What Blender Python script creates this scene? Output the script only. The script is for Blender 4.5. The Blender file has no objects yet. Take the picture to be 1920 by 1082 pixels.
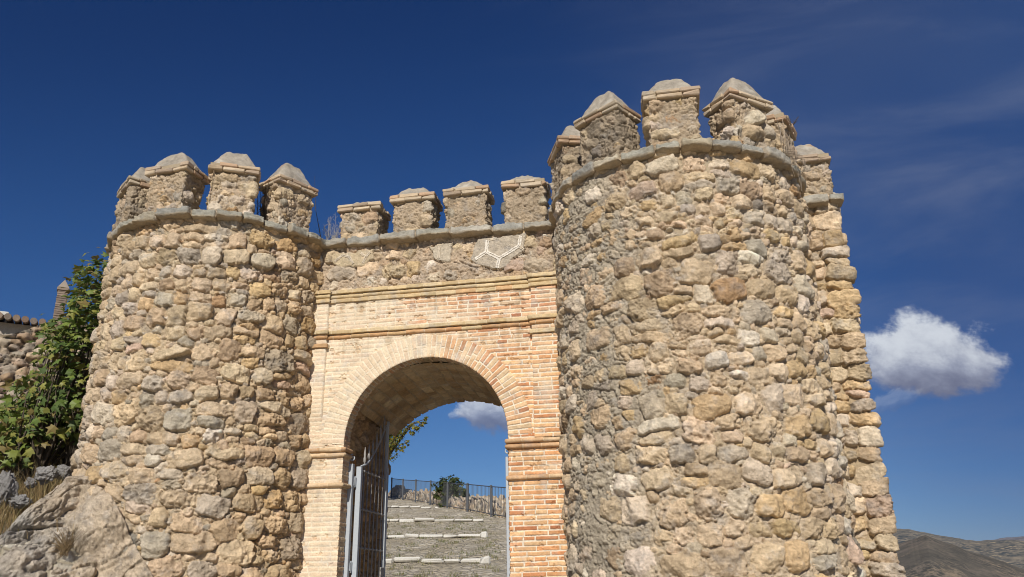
import bpy, math, random
import numpy as np
R_ = math.radians
sc = bpy.context.scene
COL = sc.collection

# ------------------------------------------------------------------ camera
FPX = 1530.0; PITCH = R_(20.5); ROLL = R_(1.0); HEAD = R_(10.0)
CAM = np.array([0.0, -10.0, 0.0])          # eye level is z = 0, the gate's front face is y = 0
cam_d = bpy.data.cameras.new("camera"); cam = bpy.data.objects.new("camera", cam_d); COL.objects.link(cam)
from mathutils import Matrix, Vector
fw = Vector((-math.sin(HEAD) * math.cos(PITCH), math.cos(HEAD) * math.cos(PITCH), math.sin(PITCH)))
rt = Vector((math.cos(HEAD), math.sin(HEAD), 0)); up = rt.cross(fw)
rt2 = rt * math.cos(ROLL) - up * math.sin(ROLL); up2 = up * math.cos(ROLL) + rt * math.sin(ROLL)
M = Matrix(((rt2.x, up2.x, -fw.x, CAM[0]), (rt2.y, up2.y, -fw.y, CAM[1]), (rt2.z, up2.z, -fw.z, CAM[2]), (0, 0, 0, 1)))
cam.matrix_world = M
cam_d.sensor_width = 36.0; cam_d.lens = FPX / 1920 * 36.0
cam_d.clip_start = 0.1; cam_d.clip_end = 40000
sc.camera = cam

def ray(px, py):
    v = rt2 * (px - 960) + up2 * (541 - py) + fw * FPX
    return np.array(v)
def at(px, py, Y):
    d = ray(px, py); return CAM + d * ((Y + 10.0) / d[1])
def at_d(px, py, dist):
    d = ray(px, py); return CAM + d * (dist / math.hypot(d[0], d[1]))

# ------------------------------------------------------------------ sun, sky, exposure
SUN_AZ = R_(-1.5); SUN_EL = R_(34.5)
sdir = Vector((-math.sin(SUN_AZ) * math.cos(SUN_EL), -math.cos(SUN_AZ) * math.cos(SUN_EL), math.sin(SUN_EL)))
sd = bpy.data.lights.new("sun", 'SUN'); sd.energy = 4.6; sd.angle = R_(0.53); sd.color = (1.0, 0.943, 0.845)
so = bpy.data.objects.new("sun", sd); COL.objects.link(so); so.rotation_euler = sdir.to_track_quat('Z', 'Y').to_euler()
so.location = (-5, -20, 25)
sc.view_settings.view_transform = 'Standard'; sc.view_settings.look = 'None'
sc.view_settings.exposure = 0.0; sc.view_settings.gamma = 1.0
sc.cycles.pixel_filter_type = 'BLACKMAN_HARRIS'; sc.cycles.filter_width = 1.0
world = bpy.data.worlds.new("World"); sc.world = world; world.use_nodes = True

class NT:
    def __init__(s, nt): s.nt = nt; s.nt.nodes.clear()
    def n(s, t, **kw):
        nd = s.nt.nodes.new(t)
        ins = kw.pop('i', {})
        for k, v in kw.items(): setattr(nd, k, v)
        for k, v in ins.items(): s.put(nd.inputs[k], v)
        return nd
    def put(s, sock, v):
        if isinstance(v, bpy.types.NodeSocket): s.nt.links.new(v, sock)
        elif isinstance(v, bpy.types.Node): s.nt.links.new(v.outputs[0], sock)
        else: sock.default_value = v
    def math(s, op, a, b=0.0, c=None, clamp=False):
        nd = s.n('ShaderNodeMath', operation=op, use_clamp=clamp); s.put(nd.inputs[0], a); s.put(nd.inputs[1], b)
        if c is not None: s.put(nd.inputs[2], c)
        return nd.outputs[0]
    def mix(s, f, a, b, mode='MIX'):
        nd = s.n('ShaderNodeMix', data_type='RGBA', blend_type=mode); s.put(nd.inputs[0], f); s.put(nd.inputs[6], a); s.put(nd.inputs[7], b)
        return nd.outputs[2]
    def ramp(s, f, stops, interp='LINEAR'):
        nd = s.n('ShaderNodeValToRGB'); s.put(nd.inputs[0], f); cr = nd.color_ramp; cr.interpolation = interp
        while len(cr.elements) < len(stops): cr.elements.new(0.5)
        for e, (p, c) in zip(cr.elements, stops):
            e.position = p; e.color = c if len(c) == 4 else (*c, 1)
        return nd.outputs[0]
    def smooth(s, v, lo, hi):
        nd = s.n('ShaderNodeMapRange', interpolation_type='SMOOTHSTEP'); s.put(nd.inputs[0], v); s.put(nd.inputs[1], lo); s.put(nd.inputs[2], hi)
        return nd.outputs[0]
    def noise(s, vec, scale, detail=4, rough=.55, dist=0.0):
        nd = s.n('ShaderNodeTexNoise'); s.put(nd.inputs['Vector'], vec); nd.inputs['Scale'].default_value = scale
        nd.inputs['Detail'].default_value = detail; nd.inputs['Roughness'].default_value = rough; nd.inputs['Distortion'].default_value = dist
        return nd.outputs[0]

def build_world():
    t = NT(world.node_tree)
    sky = t.n('ShaderNodeTexSky', sky_type='NISHITA', sun_disc=False)
    sky.sun_elevation = SUN_EL; sky.sun_rotation = R_(180) + SUN_AZ
    sky.altitude = 900; sky.air_density = 0.9; sky.dust_density = 0.25; sky.ozone_density = 2.2
    tc = t.n('ShaderNodeTexCoord'); d = tc.outputs['Generated']
    sep = t.n('ShaderNodeSeparateXYZ', i={0: d}); x, y, z = sep.outputs
    # azimuth/elevation style coordinates of the direction (gnomonic on +Y)
    yy = t.math('MAXIMUM', y, 0.02)
    az = t.math('DIVIDE', x, yy); te = t.math('DIVIDE', z, yy)
    vec = t.n('ShaderNodeCombineXYZ', i={0: az, 1: te, 2: 0.0}).outputs[0]
    ss = t.n('ShaderNodeSeparateColor', i={0: sky.outputs[0]})
    ch = [t.math('MULTIPLY', t.math('POWER', t.math('MULTIPLY', ss.outputs[k], .1 * SKY_IN[k]), SKY_POW[k]), 10 * SKY_K[k]) for k in range(3)]
    col = t.n('ShaderNodeCombineColor', i={0: ch[0], 1: ch[1], 2: ch[2]}).outputs[0]
    dim = t.math('MULTIPLY', t.smooth(az, .02, .42), t.math('SUBTRACT', 1.0, t.smooth(te, .25, .75)))
    col = t.mix(dim, col, t.mix(1.0, col, (.52, .58, .70, 1), 'MULTIPLY'))
    col = t.mix(t.math('MULTIPLY', t.smooth(te, .42, .98), t.smooth(az, .75, -.1)), col, t.mix(1.0, col, (.58, .70, .78, 1), 'MULTIPLY'))
    # thin high cirrus
    mp = t.n('ShaderNodeMapping', i={0: vec}); mp.inputs['Rotation'].default_value = (0, 0, R_(28)); mp.inputs['Scale'].default_value = (1.6, 5.0, 1)
    cn = t.noise(mp.outputs[0], 1.3, 6, .58, .6)
    cir = t.math('MULTIPLY', t.smooth(cn, .42, .85), t.smooth(az, -.35, .5))
    veil = t.math('MULTIPLY', t.smooth(t.noise(vec, 1.1, 3, .5), .35, .75), t.smooth(az, -.3, .45))
    cf = t.math('ADD', t.math('MULTIPLY', cir, .50), t.math('MULTIPLY', veil, .32))
    col = t.mix(cf, col, CIRRUS)
    # cumulus puffs: (centre az, centre te, half width, half height, seed, strength)
    for (ca, ce, wa, we, sd_, st, tilt) in CLOUDS:
        u = t.math('DIVIDE', t.math('SUBTRACT', az, ca), wa)
        v = t.math('DIVIDE', t.math('SUBTRACT', t.math('SUBTRACT', te, ce), t.math('MULTIPLY', t.math('SUBTRACT', az, ca), tilt)), we)
        def density(du, dv):
            uu = t.math('ADD', u, du); vv = t.math('ADD', v, dv)
            vb = t.math('MULTIPLY', vv, t.math('ADD', 1.25, t.math('MULTIPLY', t.math('SIGN', vv), -.25)))
            rr = t.math('SQRT', t.math('ADD', t.math('POWER', t.math('ABSOLUTE', uu), 2.2), t.math('POWER', t.math('ABSOLUTE', vb), 2.0)))
            cv = t.n('ShaderNodeCombineXYZ', i={0: t.math('MULTIPLY', uu, wa / we * .5), 1: t.math('MULTIPLY', vv, .62), 2: sd_}).outputs[0]
            n1 = t.noise(cv, 2.0, 12, .64, .10)
            return t.math('ADD', t.math('SUBTRACT', 1.0, rr), t.math('MULTIPLY', t.math('SUBTRACT', n1, .5), 1.5))
        d0 = density(0.0, 0.0); d1 = density(-.08, .22); d2 = density(0.0, .55)
        alpha = t.smooth(d0, .04, .36)
        lit = t.math('ADD', t.math('SUBTRACT', d0, d1), t.math('MULTIPLY', t.math('SUBTRACT', d0, d2), .22))
        sh = t.smooth(t.math('ADD', t.math('ADD', lit, .1), t.math('MULTIPLY', v, .42)), -.65, .85)
        ccol = t.ramp(sh, [(0.0, CL_DARK), (.5, CL_MID), (1.0, CL_LIT)])
        col = t.mix(t.math('MULTIPLY', alpha, st), col, ccol)
    bg = t.n('ShaderNodeBackground', i={0: col}); bg.inputs[1].default_value = SKY_STR
    out = t.n('ShaderNodeOutputWorld', i={0: bg.outputs[0]})
SKY_STR = 0.10
HAZE = 2.4e-5
SKY_IN = (.62, .80, .95); SKY_POW = (1.42, 1.14, 0.95); SKY_K = (.86, .63, .67)
CIRRUS = (1.85, 2.2, 3.3, 1)
CL_DARK = (1.5, 1.65, 2.5, 1); CL_MID = (3.2, 3.5, 4.5, 1); CL_LIT = (6.6, 7.0, 7.6, 1)
CLOUDS = [(.320, .247, .094, .072, 3.1, .95, -.10), (.268, .200, .045, .016, 6.2, .16, .25), (-.210, .217, .046, .050, 8.4, .80, -.1), (-.252, .213, .012, .009, 5.0, .3, 0)]
build_world()

# ------------------------------------------------------------------ numpy noise
def _h(ix, iy, iz, seed):
    n = (ix.astype(np.int64) * 374761393 + iy.astype(np.int64) * 668265263 + iz.astype(np.int64) * 2147483647 + int(seed) * 974634777) & 0xFFFFFFFF
    n = ((n ^ (n >> 13)) * 1274126177) & 0xFFFFFFFF
    n = ((n ^ (n >> 16)) * 2246822519) & 0xFFFFFFFF
    return ((n ^ (n >> 15)) & 0xFFFFFF).astype(np.float32) / np.float32(0xFFFFFF)
def vn2(x, y, seed=0):
    xi = np.floor(x); yi = np.floor(y); fx = (x - xi).astype(np.float32); fy = (y - yi).astype(np.float32)
    fx = fx * fx * fx * (fx * (fx * 6 - 15) + 10); fy = fy * fy * fy * (fy * (fy * 6 - 15) + 10)
    xi = xi.astype(np.int64); yi = yi.astype(np.int64); z = np.zeros_like(xi)
    a = _h(xi, yi, z, seed); b = _h(xi + 1, yi, z, seed); c = _h(xi, yi + 1, z, seed); d = _h(xi + 1, yi + 1, z, seed)
    return ((a + (b - a) * fx) * (1 - fy) + (c + (d - c) * fx) * fy) * 2 - 1
def vn3(x, y, z, seed=0):
    zi = np.floor(z); fz = (z - zi); fz = fz * fz * (3 - 2 * fz); zi = zi.astype(np.int64)
    r = []
    xi = np.floor(x); yi = np.floor(y); fx = x - xi; fy = y - yi; fx = fx * fx * (3 - 2 * fx); fy = fy * fy * (3 - 2 * fy)
    xi = xi.astype(np.int64); yi = yi.astype(np.int64)
    for k in (0, 1):
        a = _h(xi, yi, zi + k, seed); b = _h(xi + 1, yi, zi + k, seed); c = _h(xi, yi + 1, zi + k, seed); d = _h(xi + 1, yi + 1, zi + k, seed)
        r.append((a + (b - a) * fx) * (1 - fy) + (c + (d - c) * fx) * fy)
    return (r[0] + (r[1] - r[0]) * fz) * 2 - 1
def fbm2(x, y, seed=0, octv=4, gain=.5):
    s = 0; a = 1; t = 0
    for o in range(octv):
        s = s + a * vn2(x * 2 ** o + 17.3 * o, y * 2 ** o - 9.1 * o, seed + o); t += a; a *= gain
    return s / t
def fbm3(x, y, z, seed=0, octv=4, gain=.5):
    s = 0; a = 1; t = 0
    for o in range(octv):
        s = s + a * vn3(x * 2 ** o + 17.3 * o, y * 2 ** o - 9.1 * o, z * 2 ** o + 3.7 * o, seed + o); t += a; a *= gain
    return s / t
def sst(x, lo, hi):
    t = np.clip((x - lo) / (hi - lo), 0, 1); return t * t * (3 - 2 * t)
def lerp(a, b, f): return a + (b - a) * f

# ------------------------------------------------------------------ object helpers
def thing(name, label, cat, loc=(0, 0, 0), group=None):
    o = bpy.data.objects.new(name, None); COL.objects.link(o); o.location = loc; o.empty_display_size = .3
    o['label'] = label; o['category'] = cat
    if group: o['group'] = group
    return o
def tag(o, label, cat, group=None):
    o['label'] = label; o['category'] = cat
    if group: o['group'] = group
    return o
def root_of(o):
    while o.parent: o = o.parent
    return o
def link(name, me, mat, parent):
    if mat is not None: me.materials.append(mat)
    o = bpy.data.objects.new(name, me); COL.objects.link(o)
    if parent is not None:
        o.parent = parent
    return o
def rawmesh(name, V, F, mat, parent=None, col=None, smooth=True, quads=True):
    """V (n,3) world coords, F (m,4 or 3) int array, col (n,3)."""
    V = np.asarray(V, np.float32)
    if parent is not None: V = V - np.array(root_of(parent).location, np.float32)
    F = np.asarray(F, np.int32); k = F.shape[1]
    me = bpy.data.meshes.new(name)
    me.vertices.add(len(V)); me.vertices.foreach_set('co', V.ravel())
    me.loops.add(F.size); me.loops.foreach_set('vertex_index', F.ravel())
    me.polygons.add(len(F)); me.polygons.foreach_set('loop_start', np.arange(0, F.size, k, dtype=np.int32))
    me.polygons.foreach_set('use_smooth', np.full(len(F), smooth))
    if col is not None:
        ca = me.color_attributes.new('Col', 'FLOAT_COLOR', 'POINT')
        c4 = np.ones((len(V), 4), np.float32); c4[:, :3] = col; ca.data.foreach_set('color', c4.ravel())
    me.update(calc_edges=True); me.validate()
    return link(name, me, mat, parent)
def gridmesh(name, P, C, mat, parent=None, keep=None, flip=False, smooth=True):
    n, m = P.shape[:2]
    idx = np.arange(n * m, dtype=np.int32).reshape(n, m)
    F = np.stack([idx[:-1, :-1], idx[1:, :-1], idx[1:, 1:], idx[:-1, 1:]], -1)
    if flip: F = F[..., ::-1]
    F = F.reshape(-1, 4)
    V = P.reshape(-1, 3); Cc = None if C is None else C.reshape(-1, 3)
    if keep is not None:
        F = F[keep.ravel()]
        used = np.unique(F); mp = np.zeros(n * m, np.int32); mp[used] = np.arange(len(used)); F = mp[F]; V = V[used]
        if Cc is not None: Cc = Cc[used]
    return rawmesh(name, V, F, mat, parent, Cc, smooth)
class MB:
    def __init__(s): s.v = []; s.f = []; s.c = []
    def add(s, vs, fs, c=(1, 1, 1)):
        b = len(s.v); s.v += [tuple(map(float, p)) for p in vs]; s.f += [tuple(i + b for i in f) for f in fs]; s.c += [c] * len(vs)
    def box(s, c, h, R=None, col=(1, 1, 1), bev=0.0, jit=0.0, rng=random):
        """centre, half sizes, 3x3 rotation; bevelled by insetting every face."""
        hx, hy, hz = h; b = min(bev, hx * .6, hy * .6, hz * .6)
        vs = []; J = {}
        for sx in (-1, 1):
            for sy in (-1, 1):
                for sz in (-1, 1):
                    j = np.array([rng.uniform(-jit, jit) for _ in range(3)]) if jit else np.zeros(3)
                    J[(sx, sy, sz)] = len(vs)
                    for a in range(3):
                        p = np.array([sx * (hx - b), sy * (hy - b), sz * (hz - b)]); p[a] = (sx * hx, sy * hy, sz * hz)[a]
                        vs.append(p + j)
        if b == 0: pass
        R = np.eye(3) if R is None else np.array(R)
        vs = [np.array(c) + R @ p for p in vs]
        fs = []
        for a in range(3):
            o1, o2 = (a + 1) % 3, (a + 2) % 3
            for sg in (-1, 1):
                q = []
                for (t1, t2) in ((-1, -1), (1, -1), (1, 1), (-1, 1)):
                    k = [0, 0, 0]; k[a] = sg; k[o1] = t1; k[o2] = t2; q.append(J[tuple(k)] + a)
                fs.append(q if sg > 0 else q[::-1])
        if b > 0:
            for a in range(3):                      # edges along axis a
                o1, o2 = (a + 1) % 3, (a + 2) % 3
                for t1 in (-1, 1):
                    for t2 in (-1, 1):
                        k0 = [0, 0, 0]; k0[a] = -1; k0[o1] = t1; k0[o2] = t2; k1 = list(k0); k1[a] = 1
                        i0, i1 = J[tuple(k0)], J[tuple(k1)]
                        q = [i0 + o1, i1 + o1, i1 + o2, i0 + o2]
                        fs.append(q if t1 * t2 < 0 else q[::-1])
            for k, i in J.items():
                q = [i, i + 1, i + 2]; fs.append(q if k[0] * k[1] * k[2] > 0 else q[::-1])
        s.add(vs, fs, col)
    def tube(s, pts, r, n=8, col=(1, 1, 1), cap=True):
        pts = [np.array(p, float) for p in pts]; rr = r if hasattr(r, '__len__') else [r] * len(pts)
        vs = []; ref = None
        for i, p in enumerate(pts):
            t = pts[min(i + 1, len(pts) - 1)] - pts[max(i - 1, 0)]; t /= (np.linalg.norm(t) + 1e-9)
            if ref is None:
                ref = np.cross(t, (0, 0, 1.)) if abs(t[2]) < .9 else np.cross(t, (1., 0, 0))
            a = ref - t * (ref @ t); a /= np.linalg.norm(a) + 1e-9; b = np.cross(t, a); ref = a
            for k in range(n):
                g = 2 * math.pi * k / n; vs.append(p + (a * math.cos(g) + b * math.sin(g)) * rr[i])
        fs = []
        for i in range(len(pts) - 1):
            for k in range(n):
                fs.append((i * n + k, i * n + (k + 1) % n, (i + 1) * n + (k + 1) % n, (i + 1) * n + k))
        if cap:
            fs.append(tuple(range(n))[::-1]); fs.append(tuple((len(pts) - 1) * n + k for k in range(n)))
        s.add(vs, fs, col)
    def build(s, name, mat, parent=None, smooth=False):
        V = np.array(s.v, float)
        if parent is not None: V = V - np.array(root_of(parent).location)
        me = bpy.data.meshes.new(name); me.from_pydata(V.tolist(), [], s.f)
        ca = me.color_attributes.new('Col', 'FLOAT_COLOR', 'POINT')
        c4 = np.ones((len(s.v), 4), np.float32); c4[:, :3] = np.array(s.c, np.float32); ca.data.foreach_set('color', c4.ravel())
        if smooth: me.polygons.foreach_set('use_smooth', np.ones(len(s.f), bool))
        me.update()
        return link(name, me, mat, parent)

# ------------------------------------------------------------------ materials
def masonry(name, bump=1.0, bscale=70, var=.34, pits=.5, rough=.92):
    m = bpy.data.materials.new(name); m.use_nodes = True; t = NT(m.node_tree)
    at_ = t.n('ShaderNodeAttribute', attribute_name='Col'); tc = t.n('ShaderNodeTexCoord'); P = tc.outputs['Object']
    n1 = t.noise(P, 9, 6, .65); n2 = t.noise(P, 42, 5, .6); n3 = t.noise(P, bscale, 5, .7)
    f = t.math('ADD', t.math('MULTIPLY', t.math('SUBTRACT', n1, .5), var * 2.2), t.math('MULTIPLY', t.math('SUBTRACT', n2, .5), var * 2.2))
    bright = t.math('ADD', 1.0, f)
    v = t.n('ShaderNodeVectorMath', operation='SCALE', i={0: at_.outputs[0]}); t.put(v.inputs['Scale'], bright)
    c = v.outputs[0]
    grey = t.n('ShaderNodeHueSaturation', i={'Color': c}); grey.inputs['Saturation'].default_value = .72; grey.inputs['Value'].default_value = .86
    c = t.mix(t.smooth(t.noise(P, 5.5, 5, .6), .5, .72), c, grey.outputs[0])
    vor = t.n('ShaderNodeTexVoronoi', feature='F1'); t.put(vor.inputs['Vector'], P); vor.inputs['Scale'].default_value = 55
    pit = t.math('MULTIPLY', t.smooth(vor.outputs['Distance'], .38, .10), t.smooth(t.noise(P, 6, 3), .42, .65))
    hgt = t.math('SUBTRACT', t.math('ADD', n3, t.math('MULTIPLY', n2, .9)), t.math('MULTIPLY', pit, pits))
    b = t.n('ShaderNodeBump', i={'Height': hgt}); b.inputs['Strength'].default_value = bump; b.inputs['Distance'].default_value = .012
    p = t.n('ShaderNodeBsdfPrincipled', i={'Base Color': c, 'Normal': b.outputs[0]}); p.inputs['Roughness'].default_value = rough
    p.inputs['Specular IOR Level'].default_value = .15
    t.n('ShaderNodeOutputMaterial', i={0: p.outputs[0]})
    return m
def simple(name, col, rough=.7, var=.15, scale=20, bump=.0, metal=0.0, spec=.3, attr=False):
    m = bpy.data.materials.new(name); m.use_nodes = True; t = NT(m.node_tree)
    P = t.n('ShaderNodeTexCoord').outputs['Object']
    n1 = t.noise(P, scale, 5, .6)
    base = t.n('ShaderNodeAttribute', attribute_name='Col').outputs[0] if attr else (*col, 1)
    v = t.n('ShaderNodeVectorMath', operation='SCALE'); t.put(v.inputs[0], base if attr else col)
    t.put(v.inputs['Scale'], t.math('ADD', 1 - var, t.math('MULTIPLY', n1, 2 * var)))
    p = t.n('ShaderNodeBsdfPrincipled', i={'Base Color': v.outputs[0]}); p.inputs['Roughness'].default_value = rough; p.inputs['Metallic'].default_value = metal
    p.inputs['Specular IOR Level'].default_value = spec
    if bump:
        b = t.n('ShaderNodeBump', i={'Height': t.noise(P, scale * 3, 5, .65)}); b.inputs['Strength'].default_value = bump; b.inputs['Distance'].default_value = .02
        t.put(p.inputs['Normal'], b.outputs[0])
    t.n('ShaderNodeOutputMaterial', i={0: p.outputs[0]})
    return m
def leafmat(name, trans=.3):
    m = bpy.data.materials.new(name); m.use_nodes = True; t = NT(m.node_tree)
    a = t.n('ShaderNodeAttribute', attribute_name='Col')
    p = t.n('ShaderNodeBsdfPrincipled', i={'Base Color': a.outputs[0]}); p.inputs['Roughness'].default_value = .5; p.inputs['Specular IOR Level'].default_value = .3
    tr = t.n('ShaderNodeBsdfTranslucent', i={0: a.outputs[0]})
    mx = t.n('ShaderNodeMixShader', i={0: trans, 1: p.outputs[0], 2: tr.outputs[0]})
    t.n('ShaderNodeOutputMaterial', i={0: mx.outputs[0]})
    return m
M_RUB = masonry('rubble_masonry'); M_BRK = masonry('brickwork', bump=.35, bscale=60, var=.2, pits=.3)
M_CAP = masonry('cap_mortar', bump=.5, bscale=45, var=.3)
M_SLAB = masonry('grey_slab', bump=.55, bscale=45, var=.3)
M_ROCK = masonry('bedrock', bump=1.0, bscale=34, var=.42, pits=1.2)
M_IRON = simple('grey_painted_iron', (.41, .44, .475), rough=.55, var=.12, scale=30, spec=.35)
M_BARIRON = simple('weathered_bar_iron', (.31, .295, .28), rough=.6, var=.25, scale=30, spec=.3)
M_DARKIRON = simple('dark_fence_paint', (.075, .08, .09), rough=.5, var=.1, scale=12)
M_WOOD = simple('bark', (.085, .066, .048), rough=.9, var=.3, scale=25, bump=.4)
M_LEAF = leafmat('fig_leaf', .3); M_STRAW = leafmat('dry_straw', .25)
M_PAINT = simple('white_limewash', (.58, .56, .51), rough=.85, var=.30, scale=25, bump=.3)

# ------------------------------------------------------------------ rubble heightfield
def L(*c): return np.array(c, np.float32)
PAL = dict(cream=L(.60, .465, .315), tan=L(.53, .40, .26), gold=L(.55, .39, .21), grey=L(.43, .37, .295), pale=L(.57, .475, .365),
           brown=L(.41, .29, .185), dark=L(.22, .195, .165), pink=L(.52, .375, .285), white=L(.70, .61, .50), rust=L(.40, .23, .11), brick=L(.42, .18, .09))
MIX_L = [('cream', 28), ('tan', 25), ('gold', 6), ('grey', 14), ('pale', 18), ('brown', 5), ('dark', 1.0), ('pink', 1), ('white', 2), ('rust', 1.0)]
MIX_R = [('cream', 30), ('tan', 26), ('gold', 7), ('grey', 10), ('pale', 16), ('brown', 3), ('dark', 1.0), ('pink', .8), ('white', 5), ('rust', .25)]
MIX_Q = [('cream', 34), ('tan', 26), ('gold', 18), ('pale', 12), ('pink', 6), ('brown', 4)]

def make_sites(s0, s1, z0, z1, rng, rowh=(.15, .28), asp=(.95, 1.9), jz=.03, split=.14, fill=True):
    S = []
    z = z0 - .2
    ph = rng.uniform(0, 10)
    while z < z1 + .25:
        h = rng.uniform(*rowh); s = s0 - .4 - rng.uniform(0, .3)
        while s < s1 + .4:
            w = h * rng.uniform(*asp); w = min(w, .5)
            hh = h * rng.uniform(.80, 1.06)
            zc = z + h / 2 + rng.uniform(-jz, jz) + .07 * math.sin(s * 1.3 + ph + z * .7) + .04 * math.sin(s * 3.1 + z * 2.2)
            if rng.random() < split and h > .17:
                S.append((s + w / 2, zc + h * .25, w * .5, h * .24)); S.append((s + w / 2 + rng.uniform(-.04, .04), zc - h * .25, w * rng.uniform(.35, .5), h * .22))
            else:
                S.append((s + w / 2, zc, w * .5 * rng.uniform(.80, .96), hh * .465))
            s += w * rng.uniform(.97, 1.06)
        z += h * .99
    S = np.array(S, np.float32)
    if fill:
        n = int((s1 - s0 + .4) * (z1 - z0 + .4) * 520)
        c = np.stack([np.array([rng.uniform(s0 - .2, s1 + .2) for _ in range(n)]), np.array([rng.uniform(z0 - .2, z1 + .2) for _ in range(n)])], 1).astype(np.float32)
        # distance to main stones
        f = np.full(n, 9., np.float32); sz = np.full(n, .1, np.float32)
        order = np.argsort(S[:, 1]); T = S[order]
        for k in range(0, n, 400):
            cc = c[k:k + 400]
            F = (np.abs((cc[:, None, 0] - T[None, :, 0]) / T[None, :, 2]) ** 4 + np.abs((cc[:, None, 1] - T[None, :, 1]) / T[None, :, 3]) ** 4) ** .25
            j = F.argmin(1); f[k:k + 400] = F[np.arange(len(cc)), j]; sz[k:k + 400] = np.sqrt(T[j, 2] * T[j, 3])
        gap = (f - 1.0) * sz
        ok = np.where(gap > .014)[0]
        ok = ok[np.argsort(-gap[ok])]
        chosen = []
        for i in ok:
            p = c[i]; r = min(gap[i] * 1.05, .07)
            if chosen:
                A = np.array(chosen)
                if np.min(np.hypot(A[:, 0] - p[0], A[:, 1] - p[1]) - A[:, 2] * 1.0) < r * .9: continue
            chosen.append((p[0], p[1], r * rng.uniform(1.0, 1.7), r * rng.uniform(.75, 1.05)))
        if chosen: S = np.concatenate([S, np.array(chosen, np.float32)])
    return S

def eval_sites(X, Z, S, rot):
    """weighted cells: returns F1, F2, index."""
    b = .3
    x0, z0 = S[:, 0].min() - b, S[:, 1].min() - b
    bi = ((S[:, 0] - x0) / b).astype(int); bj = ((S[:, 1] - z0) / b).astype(int)
    nx = max(int((X.max() - x0) / b), bi.max()) + 3; nz = max(int((Z.max() - z0) / b), bj.max()) + 3
    bk = [[[] for _ in range(nz)] for _ in range(nx)]
    for k in range(len(S)): bk[bi[k]][bj[k]].append(k)
    K = max(len(c) for r in bk for c in r)
    tab = np.full((nx, nz, K), -1, np.int32)
    for i in range(nx):
        for j in range(nz):
            tab[i, j, :len(bk[i][j])] = bk[i][j]
    pi = np.clip(((X - x0) / b).astype(int), 1, nx - 2); pj = np.clip(((Z - z0) / b).astype(int), 1, nz - 2)
    f1 = np.full(X.shape, 1e6, np.float32); f2 = f1.copy(); id1 = np.zeros(X.shape, np.int32)
    cr, sr = np.cos(rot).astype(np.float32), np.sin(rot).astype(np.float32)
    iw = (1 / S[:, 2]).astype(np.float32); ih = (1 / S[:, 3]).astype(np.float32)
    for di in (-1, 0, 1):
        for dj in (-1, 0, 1):
            T = tab[pi + di, pj + dj]
            for k in range(K):
                q = T[..., k]; ok = q >= 0
                if not ok.any(): continue
                qq = np.where(ok, q, 0)
                dx = X - S[qq, 0]; dz = Z - S[qq, 1]; c_, s_ = cr[qq], sr[qq]
                a = np.abs((dx * c_ + dz * s_) * iw[qq]); d = np.abs((dz * c_ - dx * s_) * ih[qq])
                a = a * a; d = d * d; F = a * a + d * d; F[~ok] = 1e6
                new1 = F < f1
                f2 = np.where(new1, f1, np.minimum(f2, F)); id1 = np.where(new1, q, id1); f1 = np.where(new1, F, f1)
    return np.sqrt(np.sqrt(f1)), np.sqrt(np.sqrt(f2)), id1

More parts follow.
